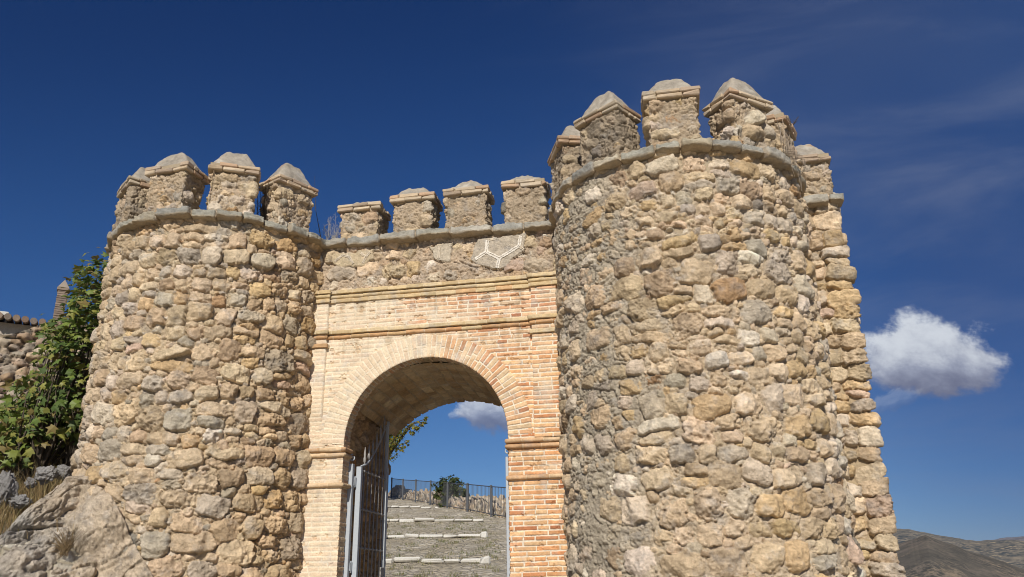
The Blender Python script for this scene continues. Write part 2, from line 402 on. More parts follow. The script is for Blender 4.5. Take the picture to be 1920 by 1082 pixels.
def rubble(X, Z, seed, mortar, mix, rowh=(.14, .29), asp=(.9, 1.7), hs=(.035, .085), tone=None, mcol=None, split=.15, sites=None, extra=None, rough=1.0, cuts=1.0):
    rng = random.Random(seed); nr = np.random.RandomState(seed)
    X = X.astype(np.float32); Z = Z.astype(np.float32)
    S = make_sites(X.min(), X.max(), Z.min(), Z.max(), rng, rowh, asp, split=split) if sites is None else sites(rng)
    if extra is not None: S = np.concatenate([S, np.array(extra, np.float32)])
    n = len(S); rot = nr.uniform(-.32, .32, n)
    Xw = X + .020 * vn2(X * 5, Z * 5, seed + 1) + .011 * vn2(X * 17, Z * 17, seed + 2) + .004 * vn2(X * 40, Z * 40, seed + 3)
    Zw = Z + .018 * vn2(X * 5, Z * 5, seed + 4) + .011 * vn2(X * 17, Z * 17, seed + 5) + .004 * vn2(X * 40, Z * 40, seed + 6)
    F1, F2, I = eval_sites(Xw, Zw, S, rot)
    size = np.sqrt(S[:, 2] * S[:, 3]).astype(np.float32); sz = size[I]
    d = np.minimum((F2 - F1) * .5, 1.09 - F1) * sz
    big = np.clip(size / .1, .35, 1.1)
    H0 = (nr.uniform(hs[0], hs[1], n) * big + nr.uniform(-.012, .012, n)).astype(np.float32)
    tx = nr.uniform(-.17, .17, n).astype(np.float32); tz = nr.uniform(-.16, .14, n).astype(np.float32)
    off = nr.uniform(0, 60, n).astype(np.float32); o = off[I]
    pit = (nr.rand(n) < .25).astype(np.float32)[I]; edge = nr.uniform(.005, .022, n).astype(np.float32)[I]
    dc = np.clip(d, 0, 1)
    prof = .92 * np.sqrt(np.clip(1 - (1 - np.clip(dc / edge, 0, 1)) ** 2, 0, 1)) + .08 * sst(dc, 0, .10)
    r1 = vn2(X * 9 + o, Z * 9 - o, seed + 7); r2 = vn2(X * 22 + o, Z * 22, seed + 8); r3 = vn2(X * 55 + o, Z * 55 + o, seed + 9)
    ridge = (1 - np.abs(vn2(X * 14 + o * 2, Z * 17 + o, seed + 11))) - .6
    cut = np.zeros_like(F1)
    for k in range(5):
        ak = nr.uniform(0, 2 * math.pi, n).astype(np.float32); tk = nr.uniform(.12, .62, n).astype(np.float32); sk = nr.uniform(.25, .85, n).astype(np.float32)
        cut = np.maximum(cut, (np.cos(ak)[I] * (Xw - S[I, 0]) + np.sin(ak)[I] * (Zw - S[I, 1]) - tk[I] * sz) * sk[I])
    cut = np.minimum(cut, .55 * H0[I] + .004) * cuts
    hst = H0[I] * prof - cut * prof + tx[I] * (Xw - S[I, 0]) * prof + tz[I] * (Zw - S[I, 1]) * prof
    crk = np.clip(.16 - np.abs(vn2(X * 6 + o * 3, Z * 9 - o, seed + 12)), 0, 1) * 6
    fac = np.abs(vn2(X * 8 - o, Z * 8 + o * 2, seed + 13)) - .35
    hst = hst + rough * prof * (.006 * r1 + .008 * ridge + .012 * fac + .006 * r2 + .0065 * r3 * (1 + 1.2 * pit) - .016 * pit * np.clip(-r2 + .1, 0, 1) - .009 * crk)
    hst = np.where(d > 0, hst, -.03 + d)
    mn = vn2(X * 3.1, Z * 3.1, seed + 20); mn2 = vn2(X * 12, Z * 12, seed + 21); mn3 = vn2(X * 34, Z * 34, seed + 22); mn4 = vn2(X * 75, Z * 75, seed + 23)
    mo = mortar + .014 * mn + .008 * mn2 + .009 * mn3 + .006 * mn4
    stone = sst(hst - mo, -.003, .004)
    H = np.maximum(hst, mo) - .018 * np.exp(-((hst - mo + .004) / .009) ** 2) * np.clip(.75 + mn2, 0, 1.2) - .022 * np.exp(-(d / .010) ** 2) * np.clip(.8 + mn, 0, 1.2) * sst(sz, .03, .07)
    names = [k for k, _ in mix]; wts = np.array([w for _, w in mix], float); wts /= wts.sum()
    pid = nr.choice(len(names), n, p=wts); base = np.array([PAL[k] for k in names], np.float32)[pid]
    base = 1.0 * lerp(base, L(.62, .50, .35), .17) * nr.uniform(.84, 1.14, (n, 1)).astype(np.float32) * (1 + nr.uniform(-.02, .02, (n, 3)).astype(np.float32))
    C = base[I] * (1 + .12 * r1 + .12 * r2 + .12 * r3 + .15 * (fac - .1) - .22 * pit * np.clip(-r2, 0, 1))[..., None]
    C = lerp(C, C * L(.78, .77, .75), np.clip(vn2(X * 6 + o, Z * 6, seed + 31) * 1.1 - .1, 0, .8)[..., None])
    mc = np.array((.46, .36, .25) if mcol is None else mcol, np.float32)
    if mc.ndim == 1: mc = np.broadcast_to(mc, C.shape)
    MC = mc * (1 + .10 * mn + .10 * mn2 + .14 * mn3)[..., None]
    C = lerp(MC, C, stone[..., None])
    if tone is not None: C = C * tone
    return H, np.clip(C, .02, .8)

# ------------------------------------------------------------------ brick heightfield
BR = np.array([(.64, .43, .245), (.59, .34, .18), (.51, .255, .13), (.66, .48, .29), (.61, .38, .205), (.41, .19, .10)], np.float32)
BRP = [.30, .25, .12, .18, .12, .03]
def bricks(U, V, seed, course=.0585, blen=.285, joint=.014, lime=None, warp=.004, pal=BR, prob=BRP, mort=(.68, .60, .48), warm=None):
    nr = np.random.RandomState(seed)
    Vw = V + warp * vn2(U * 1.7, V * 3, seed + 1) + .0022 * vn2(U * 11, V * 11, seed + 2)
    Uw = U + .003 * vn2(U * 9, V * 9, seed + 3)
    row = np.floor(Vw / course).astype(int); fv = Vw - row * course
    r0 = row.min(); nr_rows = row.max() - r0 + 1
    off = np.where(np.arange(nr_rows) % 2 == 0, 0, blen / 2) + nr.uniform(-.035, .035, nr_rows)
    w = Uw + off[row - r0] + 40.0
    bi = np.floor(w / blen).astype(int); fu = w - bi * blen
    cut = _h(bi, row, np.zeros_like(row), seed + 77); half = cut > .80            # some headers
    hpos = blen * .5; sub = (half & (fu > hpos)).astype(int)
    fu2 = np.where(half, np.where(sub == 1, fu - hpos, fu), fu); ln = np.where(half, np.where(sub == 1, blen - hpos, hpos), blen)
    jj = joint * (.75 + .6 * _h(bi * 3 + sub, row, np.ones_like(row), seed + 5))
    d = np.minimum(np.minimum(fu2, ln - fu2), np.minimum(fv, course - fv)) - jj / 2
    h1 = _h(bi * 2 + sub, row, np.full_like(row, 2), seed + 6); h2 = _h(bi * 2 + sub, row, np.full_like(row, 3), seed + 7); h3 = _h(bi * 2 + sub, row, np.full_like(row, 4), seed + 8)
    n1 = vn2(U * 20, V * 20, seed + 9); n2 = vn2(U * 55, V * 55, seed + 10)
    br = sst(d + .0015 * n2, -.001, .0025)
    hb = .004 + .007 * h2 - .0025 * (1 - sst(d, 0, .008)) + (h3 - .5) * .02 * (fv / course - .5) * .5 + .0016 * n1 + .0012 * n2
    hm = -.004 + .004 * vn2(U * 5, V * 5, seed + 12) + .002 * n2
    lm = np.zeros_like(U) if lime is None else lime
    hm = lerp(hm, hb + .001, lm * .75)
    H = lerp(hm, hb, br)
    cp = np.cumsum(np.array(prob) / sum(prob)); bid = np.clip(np.searchsorted(cp, h1), 0, len(pal) - 1)
    C = pal[bid] * (.86 + .28 * h3)[..., None] * (1 + .12 * n1 + .10 * n2)[..., None]
    if warm is not None: C = C * warm
    MC = np.array(mort, np.float32) * (1 + .08 * n1 + .1 * n2)[..., None]
    C = lerp(MC, C, br[..., None])
    LC = np.array((.70, .605, .455), np.float32) * (1 + .07 * vn2(U * 9, V * 14, seed + 15) + .06 * n2)[..., None]
    C = lerp(C, LC, (lm * (.95 - .22 * br))[..., None])
    return H, np.clip(C, .02, .8)

exec_parts = True
# ================================================================== TOWERS
RT = 1.57; ZR = 4.62
CR = (0.43, -0.20); CL = (-6.02, 0.20)
GX = -2.92; GR = 1.075; GS = 1.85; GO = 1.385      # gate centre, arch radius, springing, extrados

def ring_course(parent, C, a0, a1, seed, r=RT, straight=None, z=ZR, lens=(.30, .52), tone=1.0):
    """projecting slab course: along an arc (angles from -y) or a straight line x0..x1 at y."""
    rng = random.Random(seed); nr = np.random.RandomState(seed)
    prof = [(-.10, -.012), (.03, -.010), (.100, -.006), (.118, .006), (.122, .04), (.112, .078), (.104, .100), (.05, .112), (-.06, .12), (-.25, .125), (-.55, .125)]
    pr = []
    for (a, b), (c, d) in zip(prof[:-1], prof[1:]):
        k = max(2, int(math.hypot(c - a, d - b) / .012)); k = min(k, 9)
        for i in range(k): pr.append((a + (c - a) * i / k, b + (d - b) * i / k))
    pr.append(prof[-1]); pr = np.array(pr, np.float32)
    if straight is None: Ltot = (a1 - a0) * (r + .1)
    else: Ltot = straight[1] - straight[0]
    n = int(Ltot / .011); s = np.linspace(0, Ltot, n)
    cuts = [0]
    while cuts[-1] < Ltot: cuts.append(cuts[-1] + rng.uniform(*lens))
    cuts = np.array(cuts); bi = np.searchsorted(cuts, s, 'right') - 1; bi = np.clip(bi, 0, len(cuts) - 2)
    de = np.minimum(s - cuts[bi], cuts[bi + 1] - s)
    nb = len(cuts); dr = nr.uniform(-.04, .03, nb)[bi]; dz = nr.uniform(-.016, .016, nb)[bi]; tk = nr.uniform(.82, 1.12, nb)[bi]; sl = nr.uniform(-.06, .06, nb)[bi]
    mid = (cuts[bi] + cuts[bi + 1]) / 2
    S2, _ = np.meshgrid(s, pr[:, 0], indexing='ij')
    A = np.broadcast_to(pr[:, 0], S2.shape); B = np.broadcast_to(pr[:, 1], S2.shape)
    notch = (1 - sst(de, .0, .022))[:, None] * sst(A, -.02, .06)
    out = A + (dr[:, None] + (sl * (s - mid))[:, None]) * sst(A, .0, .08) - notch * .05
    zz = B * tk[:, None] + dz[:, None] - .02 * notch * sst(B, .06, .1) + .02 * notch * (1 - sst(B, .0, .03))
    g = bi[:, None] * 7.3
    nz = vn3(S2 * 6 + g, A * 9, B * 13, seed) * .016 + vn3(S2 * 15 + g, A * 22, B * 60, seed + 1) * .015 + vn3(S2 * 42, A * 45, B * 70, seed + 2) * .007 - .02 * np.clip(np.abs(vn3(S2 * 9 + g, A * 3, B * 40, seed + 4)) - .3, 0, 1)
    out = out + nz * sst(A, -.03, .04); zz = zz + nz * .7 * sst(A, -.03, .04)
    # settle the tops of the inside so nothing floats
    if straight is None:
        th = a0 + s / (r + .1); rr = r - .055 + out
        P = np.stack([C[0] + rr * np.sin(th)[:, None], C[1] - rr * np.cos(th)[:, None], z + zz], -1)
    else:
        P = np.stack([straight[0] + S2, straight[2] - out, z + zz], -1)
    base = np.array([(.34, .315, .265), (.27, .26, .23), (.40, .35, .265), (.30, .285, .235), (.36, .31, .225)], np.float32)[nr.choice(5, nb, p=[.3, .25, .15, .2, .1])][bi]
    base = base * nr.uniform(.85, 1.1, (nb, 1)).astype(np.float32)[bi] * tone
    c = base[:, None, :] * (1 + .18 * vn3(S2 * 9, A * 10, B * 14, seed + 5) + .14 * vn3(S2 * 30, A * 30, B * 40, seed + 6))[..., None]
    warm = (1 - sst(B, .0, .035))[..., None]                          # undersides tinted towards a warmer tan
    c = lerp(c, np.array((.40, .31, .20), np.float32) * (1 + .1 * vn3(S2 * 20, A * 20, B * 20, seed + 8))[..., None], warm * .7)
    c = lerp(c, np.array((.30, .22, .14), np.float32), (notch * .8)[..., None])
    return gridmesh('string_course', P.astype(np.float32), np.clip(c, .03, .7).astype(np.float32), M_SLAB, parent, flip=True)

def merlon(parent, cx, cy, ang, w=.58, dep=.42, z0=4.66, z1=5.27, seed=0, grey=0.0, pyr=.34, top=.30, flat=.86, label=None):
    """crenellation block: rubble body, two brick courses, mortar hipped cap. ang: outward direction from -y, positive to +x."""
    rng = random.Random(seed); rc = .035
    hw, hd = w / 2, dep / 2
    # perimeter path (rounded rectangle), local x along face, local y outward
    pts = []; nrm = []
    step = .0095
    def seg(p, q, nn):
        k = max(2, int(math.hypot(q[0] - p[0], q[1] - p[1]) / step))
        for i in range(k): pts.append((p[0] + (q[0] - p[0]) * i / k, p[1] + (q[1] - p[1]) * i / k)); nrm.append(nn)
    def arc(c, t0, t1):
        k = 6
        for i in range(k):
            t = t0 + (t1 - t0) * i / k; pts.append((c[0] + rc * math.cos(t), c[1] + rc * math.sin(t))); nrm.append((math.cos(t), math.sin(t)))
    seg((-hw + rc, hd), (hw - rc, hd), (0, 1)); arc((hw - rc, hd - rc), math.pi / 2, 0)
    seg((hw, hd - rc), (hw, -hd + rc), (1, 0)); arc((hw - rc, -hd + rc), 0, -math.pi / 2)
    seg((hw - rc, -hd), (-hw + rc, -hd), (0, -1)); arc((-hw + rc, -hd + rc), -math.pi / 2, -math.pi)
    seg((-hw, -hd + rc), (-hw, hd - rc), (-1, 0)); arc((-hw + rc, hd - rc), math.pi, math.pi / 2)
    pts.append(pts[0]); nrm.append(nrm[0])
    p = np.array(pts); nn = np.array(nrm); s = np.concatenate([[0], np.cumsum(np.hypot(*np.diff(p, axis=0).T))])
    zz = np.linspace(z0, z1 + .02, int((z1 - z0) / .0095))
    S, Z = np.meshgrid(s, zz, indexing='ij')
    mo = .006 + .030 * grey + .018 * vn2(S * 4, Z * 4, seed + 3)
    tone = lerp(np.ones(3, np.float32), np.array((.52, .54, .57), np.float32), grey * (.6 + .4 * sst(vn2(S * 5, Z * 5, seed + 4), -.4, .4))[..., None])
    H, C = rubble(S, Z, 300 + seed, mo, MIX_L, rowh=(.10, .22), asp=(.9, 1.8), hs=(.018, .062), tone=tone, split=.2)
    H = H + .014 * vn2(S * 4, Z * 5, seed + 8) + .006 * vn2(S * 11, Z * 11, seed + 9)
    # seam of the closed loop and ends settle to nothing
    H = H * sst(s[-1] - S, 0, .05) * sst(S, 0, .05) if False else H
    H[-1] = H[0]; C[-1] = C[0]
    H = H - .024
    H -= .012 * sst(Z, z1 - .05, z1)
    taper = 1 - .0 * (Z - z0)
    lx = p[:, 0][:, None] * taper + nn[:, 0][:, None] * H; ly = p[:, 1][:, None] * taper + nn[:, 1][:, None] * H
    ca, sa = math.cos(ang), math.sin(ang)
    # local x -> (ca, sa), local y (outward) -> (sa, -ca)
    def W(x, y, z): return np.stack([cx + x * ca + y * sa, cy + x * sa - y * ca, z + 0 * x], -1)
    body = gridmesh('merlon', W(lx, ly, Z).astype(np.float32), C.astype(np.float32), M_RUB, parent, flip=True)
    if label: body['label'] = label
    # bricks of the cap courses
    mb = MB(); Rm = np.array([[ca, sa, 0], [sa, -ca, 0], [0, 0, 1]])
    Rm = Rm @ np.diag([1, 1, 1])
    for ci, (zc, pj, hh) in enumerate(((z1 + .028, .040, .026), (z1 + .084, .046, .026))):
        X1, Y1 = hw + pj, hd + pj; bw = .07
        for side in range(4):
            Ls = X1 if side % 2 == 0 else Y1 - 2 * bw
            t = -Ls; first = rng.uniform(.10, .28)
            while t < Ls - .01:
                l = min(first if t == -Ls else rng.uniform(.22, .30), Ls - t)
                if Ls - t - l < .06: l = Ls - t
                if not (ci == 1 and rng.random() < .16):
                    mid = t + l / 2; jo = rng.uniform(-.008, .004)
                    c0 = {0: (mid, Y1 - bw + jo), 1: (X1 - bw + jo, mid), 2: (mid, -Y1 + bw - jo), 3: (-X1 + bw - jo, mid)}[side]
                    hx, hy = ((l / 2 - .004, bw) if side % 2 == 0 else (bw, l / 2 - .004))
                    col = np.array(rng.choice([(.52, .40, .27), (.55, .44, .31), (.50, .34, .22), (.52, .42, .30), (.42, .32, .23)])) * rng.uniform(.85, 1.1)
                    col = lerp(col, col * np.array((.72, .76, .8)), grey * .6)
                    cw = np.array([cx + c0[0] * ca + c0[1] * sa, cy + c0[0] * sa - c0[1] * ca, zc + rng.uniform(-.003, .003)])
                    e = rng.uniform(-.03, .03); Re = Rm @ np.array([[math.cos(e), -math.sin(e), 0], [math.sin(e), math.cos(e), 0], [0, 0, 1]])
                    mb.box(cw, (hx, hy, hh), Re, tuple(col), bev=.010, jit=.008, rng=rng)
                t += l
        mb.box((cx, cy, zc - .001), (X1 - .035, Y1 - .035, .0275 + .001 * ci), Rm, (.36, .29, .2), bev=.004)
    mb.build('brick_cap', M_BRK, body)
    # hipped mortar cap
    n = 41; u = np.linspace(-1, 1, n); U, V = np.meshgrid(u, u, indexing='ij')
    X1, Y1 = hw + .012, hd + .012
    m_ = (np.abs(U) ** 7 + np.abs(V) ** 7) ** (1 / 7); m_ = np.minimum(m_, 1.0)
    z = pyr * (1 - m_ ** 1.25); z = np.where(z > pyr * flat * .8, pyr * flat * .8 + (z - pyr * flat * .8) * .35, z)
    px, py = U * X1, V * Y1
    nz = .030 * fbm3(px * 6 + seed, py * 6, z * 6, seed + 50, 3) + .012 * vn3(px * 24, py * 24, z * 24, seed + 51)
    wp = W(px * (1 + nz * .6), py * (1 + nz * .6), z1 + .105 + z + nz * 1.0 * (1 - m_ ** 6))
    c = np.array((.33, .29, .235), np.float32) * (1 + .26 * fbm3(px * 7, py * 7, z * 7 + seed, seed + 52, 3) + .16 * vn3(px * 30, py * 30, z * 30, seed + 53))[..., None]
    lich = sst(fbm3(px * 5 + 9, py * 5, z * 6, seed + 54, 3), .15, .45)[..., None]; c = lerp(c, np.array((.50, .46, .39), np.float32), lich * .55)
    orange = (sst(fbm3(px * 8 + 3, py * 8, z * 6, seed + 55, 3), .2, .42) * sst(z, pyr * .45, pyr * .8))[..., None]; c = lerp(c, np.array((.42, .22, .09), np.float32), orange * .75)
    gridmesh('cap_pyramid', wp.astype(np.float32), np.clip(c, .05, .7).astype(np.float32), M_CAP, body, flip=False)
    return body

def tower(C, seed, label, mix, mortar_fn, tone_fn, mcol_fn, merl, ring_a, extra=None, hs=(.040, .076), holes=(), rowh=(.14, .29)):
    root = thing('round_tower', label, 'tower', (C[0], C[1], -1.3), 'round towers flanking the gateway')
    a0, a1 = R_(-125), R_(125)
    th = np.linspace(a0, a1, int((a1 - a0) * RT / .0098)); zz = np.linspace(-1.3, ZR + .03, int((ZR + 1.33) / .0092))
    TH, Z = np.meshgrid(th, zz, indexing='ij'); S = TH * RT
    H, Cc = rubble(S, Z, seed, mortar_fn(S, Z), mix, tone=tone_fn(S, Z), mcol=mcol_fn(S, Z), extra=extra, hs=hs, rowh=rowh)
    H = H - .045 - .03 * sst(Z, 4.25, 4.58)
    for (s_, z_, w_, h_) in holes:
        f = sst(w_ - np.abs(S - s_ + .01 * vn2(S * 30, Z * 30, 4)), 0, .02) * sst(h_ - np.abs(Z - z_), 0, .02)
        H = H - .22 * f; Cc = lerp(Cc, np.array((.2, .12, .07), np.float32), (f * .8)[..., None])
    Rr = RT + H
    P = np.stack([C[0] + Rr * np.sin(TH), C[1] - Rr * np.cos(TH), Z], -1)
    gridmesh('tower_body', P.astype(np.float32), Cc.astype(np.float32), M_RUB, root, flip=True)
    k = 64; mb = MB(); t = np.linspace(0, 2 * math.pi, k, endpoint=False)
    vs = [(C[0] + 1.5 * math.sin(q), C[1] - 1.5 * math.cos(q), ZR + .1) for q in t] + [(C[0] + 1.5 * math.sin(q), C[1] - 1.5 * math.cos(q), -1.3) for q in t]
    mb.add(vs, [tuple(range(k))] + [(i, (i + 1) % k, k + (i + 1) % k, k + i) for i in range(k)], (.36, .29, .2)); mb.build('tower_core', M_CAP, root)
    ring_course(root, C, R_(ring_a[0]), R_(ring_a[1]), seed + 5)
    for i, (an, gr, kw) in enumerate(merl):
        rm = RT - .025 - .21
        merlon(root, C[0] + rm * math.sin(R_(an)), C[1] - rm * math.cos(R_(an)), R_(an), seed=seed * 3 + i * 7, grey=gr, **{'z1': 5.315, **kw, 'pyr': kw.get('pyr', .34) + .05})
    return root

def flatf(v): return lambda S, Z: v + 0 * S
# right tower: the left flank is weathered grey with flush mortar, the rest is warm with deeper joints
def r_left(S, Z): return sst(-S + .25 * vn2(S * 1.6, Z * 1.6, 91) + .12 * vn2(S * 5, Z * 5, 92), .1, 1.1)
def r_mort(S, Z): return -.008 + .036 * r_left(S, Z) + .026 * sst(.9 - Z + .5 * vn2(S * 1.5, Z * 1.5, 93), 0, .9) + .008 * sst(Z, 3.6, 4.5)
def r_tone(S, Z): return lerp(np.ones(3, np.float32), np.array((.87, .865, .855), np.float32), (r_left(S, Z) * .8)[..., None])
def r_mcol(S, Z): return lerp(np.array((.49, .39, .275), np.float32), np.array((.43, .37, .285), np.float32), r_left(S, Z)[..., None])
slabs = []
_r = random.Random(5)
for zrow, hh in ((3.62, .028), (3.68, .03), (3.74, .026), (3.80, .03)):
    s_ = -.95 + _r.uniform(-.1, .2)
    while s_ < .75:
        w_ = _r.uniform(.07, .15)
        if _r.random() < .75: slabs.append((s_ + w_, zrow - .11 * abs(s_) + _r.uniform(-.012, .012), w_ * .95, hh * _r.uniform(.8, 1.1)))
        s_ += 2 * w_ + .01
tower(CR, 11, 'larger looking round rubble stone tower right of the brick gateway', MIX_R, r_mort, r_tone, r_mcol,
      [(-70, .75, {}), (-34, .95, {'pyr': .37}), (0.5, .2, {'pyr': .31, 'flat': .74}), (37, .15, {'pyr': .40}), (70, .35, {'w': .54})], (-118, 108), extra=slabs, holes=[(-.05, 3.66, .05, .055)], rowh=(.15, .31))
def l_left(S, Z): return sst(-S + .3 * vn2(S * 1.6, Z * 1.6, 81), .85, 1.9)
def l_mort(S, Z): return -.010 + .030 * l_left(S, Z) + .016 * sst(.5 - Z + .4 * vn2(S * 1.5, Z * 1.5, 83), 0, .8)
def l_tone(S, Z): return lerp(np.ones(3, np.float32), np.array((.86, .87, .89), np.float32), (l_left(S, Z) * .8)[..., None]) * lerp(np.ones(3, np.float32), np.array((.99, .93, .83), np.float32), sst(S, .8, 1.7)[..., None])  # right flank: golden bounce light put into the stone colour
def l_mcol(S, Z): return lerp(np.array((.47, .37, .25), np.float32), np.array((.44, .38, .295), np.float32), l_left(S, Z)[..., None])
tower(CL, 23, 'smaller looking round rubble stone tower left of the brick gateway beside the fig bush', MIX_L, l_mort, l_tone, l_mcol,
      [(-40, .8, {'w': .54}), (-5, .25, {'pyr': .31}), (28, .05, {'pyr': .36, 'flat': .78}), (61, .1, {'pyr': .38})], (-118, 112), hs=(.042, .082), rowh=(.17, .31))

# ================================================================== GATEWAY WALL
gw = thing('gateway_wall', 'brick faced gateway wall with round arch between the two towers', 'gateway', (GX, 0, -1.0))
XL, XR_, ZC1 = -4.62, -1.02, 3.96
xs = np.concatenate([np.linspace(XL, GX - GR, 112)[:-1], np.linspace(GX - GR, GX + GR, 341)[:-1], np.linspace(GX + GR, XR_, 139)])
zs = np.linspace(-1.0, ZC1, 790)
X, Z = np.meshgrid(xs, zs, indexing='ij')
def lime_f(X, Z):
    l = 1.12 - .86 * sst(X + .25 * vn2(X * 1.5, Z * 1.5, 61), -3.9, -2.2) + .30 * vn2(X * 2.2, Z * 2.2, 62) + .28 * vn2(X * 6, Z * 11, 63) - .3 * sst(Z, 3.4, 3.9) * .5
    l = l + .18 * sst(1.2 - Z, 0, .8) * sst(-X, 3.4, 3.9)
    return sst(l, .25, .95)
def warm_f(X, Z):       # fired redder towards the lower right, straw yellow above
    f = sst(Z + .3 * vn2(X * 1.2, Z * 1.2, 65), 2.7, 3.4)[..., None]
    return lerp(np.array((1.02, .92, .84), np.float32), np.array((1.0, 1.0, 1.08), np.float32), f)
H, C = bricks(X, Z, 7, lime=lime_f(X, Z), warm=warm_f(X, Z))
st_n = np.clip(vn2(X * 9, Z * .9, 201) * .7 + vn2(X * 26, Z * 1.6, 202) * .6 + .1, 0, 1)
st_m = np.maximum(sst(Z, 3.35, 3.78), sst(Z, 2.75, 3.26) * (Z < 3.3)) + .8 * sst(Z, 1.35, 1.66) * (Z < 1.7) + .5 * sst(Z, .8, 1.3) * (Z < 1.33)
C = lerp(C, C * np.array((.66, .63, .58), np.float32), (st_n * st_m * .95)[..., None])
chip = sst(vn2(X * 13, Z * 16, 203) + .4 * vn2(X * 40, Z * 40, 204), .62, .8); H = H - .012 * chip; C = lerp(C, C * np.array((.80, .70, .60), np.float32), (chip * .6)[..., None])
fx = (X[:-1, :-1] + X[1:, 1:]) / 2; fz = (Z[:-1, :-1] + Z[1:, 1:]) / 2
keep = ~((np.abs(fx - GX) < GR) & (fz < GS)) & ~((np.hypot(fx - GX, fz - GS) < GO - .05) & (fz >= GS))
gridmesh('brick_facade', np.stack([X, -H, Z], -1).astype(np.float32), C.astype(np.float32), M_BRK, gw, keep=keep, flip=True)
# voussoir ring
th = np.linspace(-.005, math.pi + .005, 780); rr = np.linspace(GR, GO, 64)
TH, RR = np.meshgrid(th, rr, indexing='ij')
xw = GX - RR * np.cos(TH); zw = GS + RR * np.sin(TH)
Hh, Cc = bricks(RR - GR + .155, TH * 1.23, 17, course=math.pi * 1.23 / 60, blen=.62, joint=.013, lime=np.clip(lime_f(xw, zw) * .9 + .08, 0, 1), warp=.003)
cutj = np.exp(-((RR - (GR + GO) / 2 - .03 * np.sign(np.sin(TH * 60))) / .006) ** 2) * (_h(np.floor(TH / math.pi * 60).astype(int), np.zeros(TH.shape, int), np.zeros(TH.shape, int), 5) > .55)
Hh = Hh - .006 * cutj; Cc = lerp(Cc, np.array((.62, .5, .35), np.float32), cutj[..., None] * .8)
Hh = Hh + .010 - .004 * (1 - sst(GO - RR, 0, .012)) - .006 * (1 - sst(RR - GR, 0, .012))
P = np.stack([xw, -Hh, zw], -1); 
P[:, -1, 1] = .02                                                        # turn the outer edge back into the wall
gridmesh('arch_ring', P.astype(np.float32), Cc.astype(np.float32), M_BRK, gw, flip=False)
# arch reveal and jamb reveals
TR = .20
th2 = np.linspace(0, math.pi, 460); yy = np.linspace(-.012, TR, 24)
A, Y = np.meshgrid(th2, yy, indexing='ij')
Hh, Cc = bricks(Y + .05, A * GR, 18, course=math.pi * GR / 60, blen=.30, lime=.3 + 0 * A)
rad = GR - Hh + .004
P = np.stack([GX - rad * np.cos(A), Y, GS + rad * np.sin(A)], -1)
gridmesh('arch_reveal', P.astype(np.float32), (Cc * .9).astype(np.float32), M_BRK, gw, flip=True)
for sgn in (-1, 1):
    zz = np.linspace(-1, GS, 380); Zj, Y = np.meshgrid(zz, yy, indexing='ij')
    Hh, Cc = bricks(Y + .03 + 3 * sgn, Zj, 19 + sgn, blen=.28, lime=(.45 if sgn < 0 else .1) + 0 * Y)
    P = np.stack([GX + sgn * (GR - Hh + .004), Y, Zj], -1)
    gridmesh('jamb_reveal', P.astype(np.float32), Cc.astype(np.float32), M_BRK, gw, flip=(sgn < 0))
# vault behind (segmental brick) and rubble passage walls
VH = 1.13; VC = 2.86; VR = 1.527; VZ = VC - VR; a_m = math.asin(VH / VR)
th3 = np.linspace(-a_m, a_m, 240); yv = np.linspace(TR, 2.2, 180)
A, Y = np.meshgrid(th3, yv, indexing='ij')
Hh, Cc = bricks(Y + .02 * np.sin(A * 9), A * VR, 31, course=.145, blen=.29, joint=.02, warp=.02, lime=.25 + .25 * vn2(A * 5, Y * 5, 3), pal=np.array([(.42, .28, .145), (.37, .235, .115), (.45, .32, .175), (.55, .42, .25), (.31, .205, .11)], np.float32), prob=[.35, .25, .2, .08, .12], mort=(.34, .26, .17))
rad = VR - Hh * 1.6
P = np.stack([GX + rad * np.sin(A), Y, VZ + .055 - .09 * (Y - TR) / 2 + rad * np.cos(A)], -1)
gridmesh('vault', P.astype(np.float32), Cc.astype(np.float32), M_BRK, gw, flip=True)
for sgn in (-1, 1):
    st = .0115 if sgn < 0 else .03
    x0 = GX + sgn * (VH + .03); rc = .10
    pts = []; nn = []
    for y in np.arange(TR - .02, 2.14 - rc, st): pts.append((x0, y)); nn.append((-sgn, 0))
    for q in np.linspace(0, math.pi / 2, 14): pts.append((x0 + sgn * rc * (1 - math.cos(q)), 2.14 - rc + rc * math.sin(q))); nn.append((-sgn * math.cos(q), math.sin(q)))
    for x in np.arange(rc + st, 1.2, st): pts.append((x0 + sgn * x, 2.14)); nn.append((0, 1))
    p = np.array(pts); nv = np.array(nn); s = np.concatenate([[0], np.cumsum(np.hypot(*np.diff(p, axis=0).T))])
    zz = np.arange(-1.0, 2.5, st); S, Z = np.meshgrid(s, zz, indexing='ij')
    H, C = rubble(S, Z, 41 + sgn, .008 + .03 * sst(Z, 1.7, 2.3), MIX_L, rowh=(.13, .24), hs=(.04, .10), tone=np.array((.95, .82, .66), np.float32))
    H = H - .05
    P = np.stack([p[:, 0][:, None] + nv[:, 0][:, None] * H, p[:, 1][:, None] + nv[:, 1][:, None] * H, Z], -1)
    gridmesh('passage_wall', P.astype(np.float32), C.astype(np.float32), M_RUB, gw, flip=(sgn > 0))
# unseen core masses filling the wall, added to block light
mb = MB(); cc_ = (.36, .28, .18)
mb.box(((XL + GX - VH - .11) / 2, 1.07, .65), ((GX - VH - .11 - XL) / 2, 1.03, 1.65), None, cc_)
mb.box(((XR_ + GX + VH + .11) / 2, 1.07, .65), ((XR_ - GX - VH - .11) / 2, 1.03, 1.65), None, cc_)
mb.box(((XL + XR_) / 2, 1.12, 3.80), ((XR_ - XL) / 2, 1.06, .88), None, cc_)
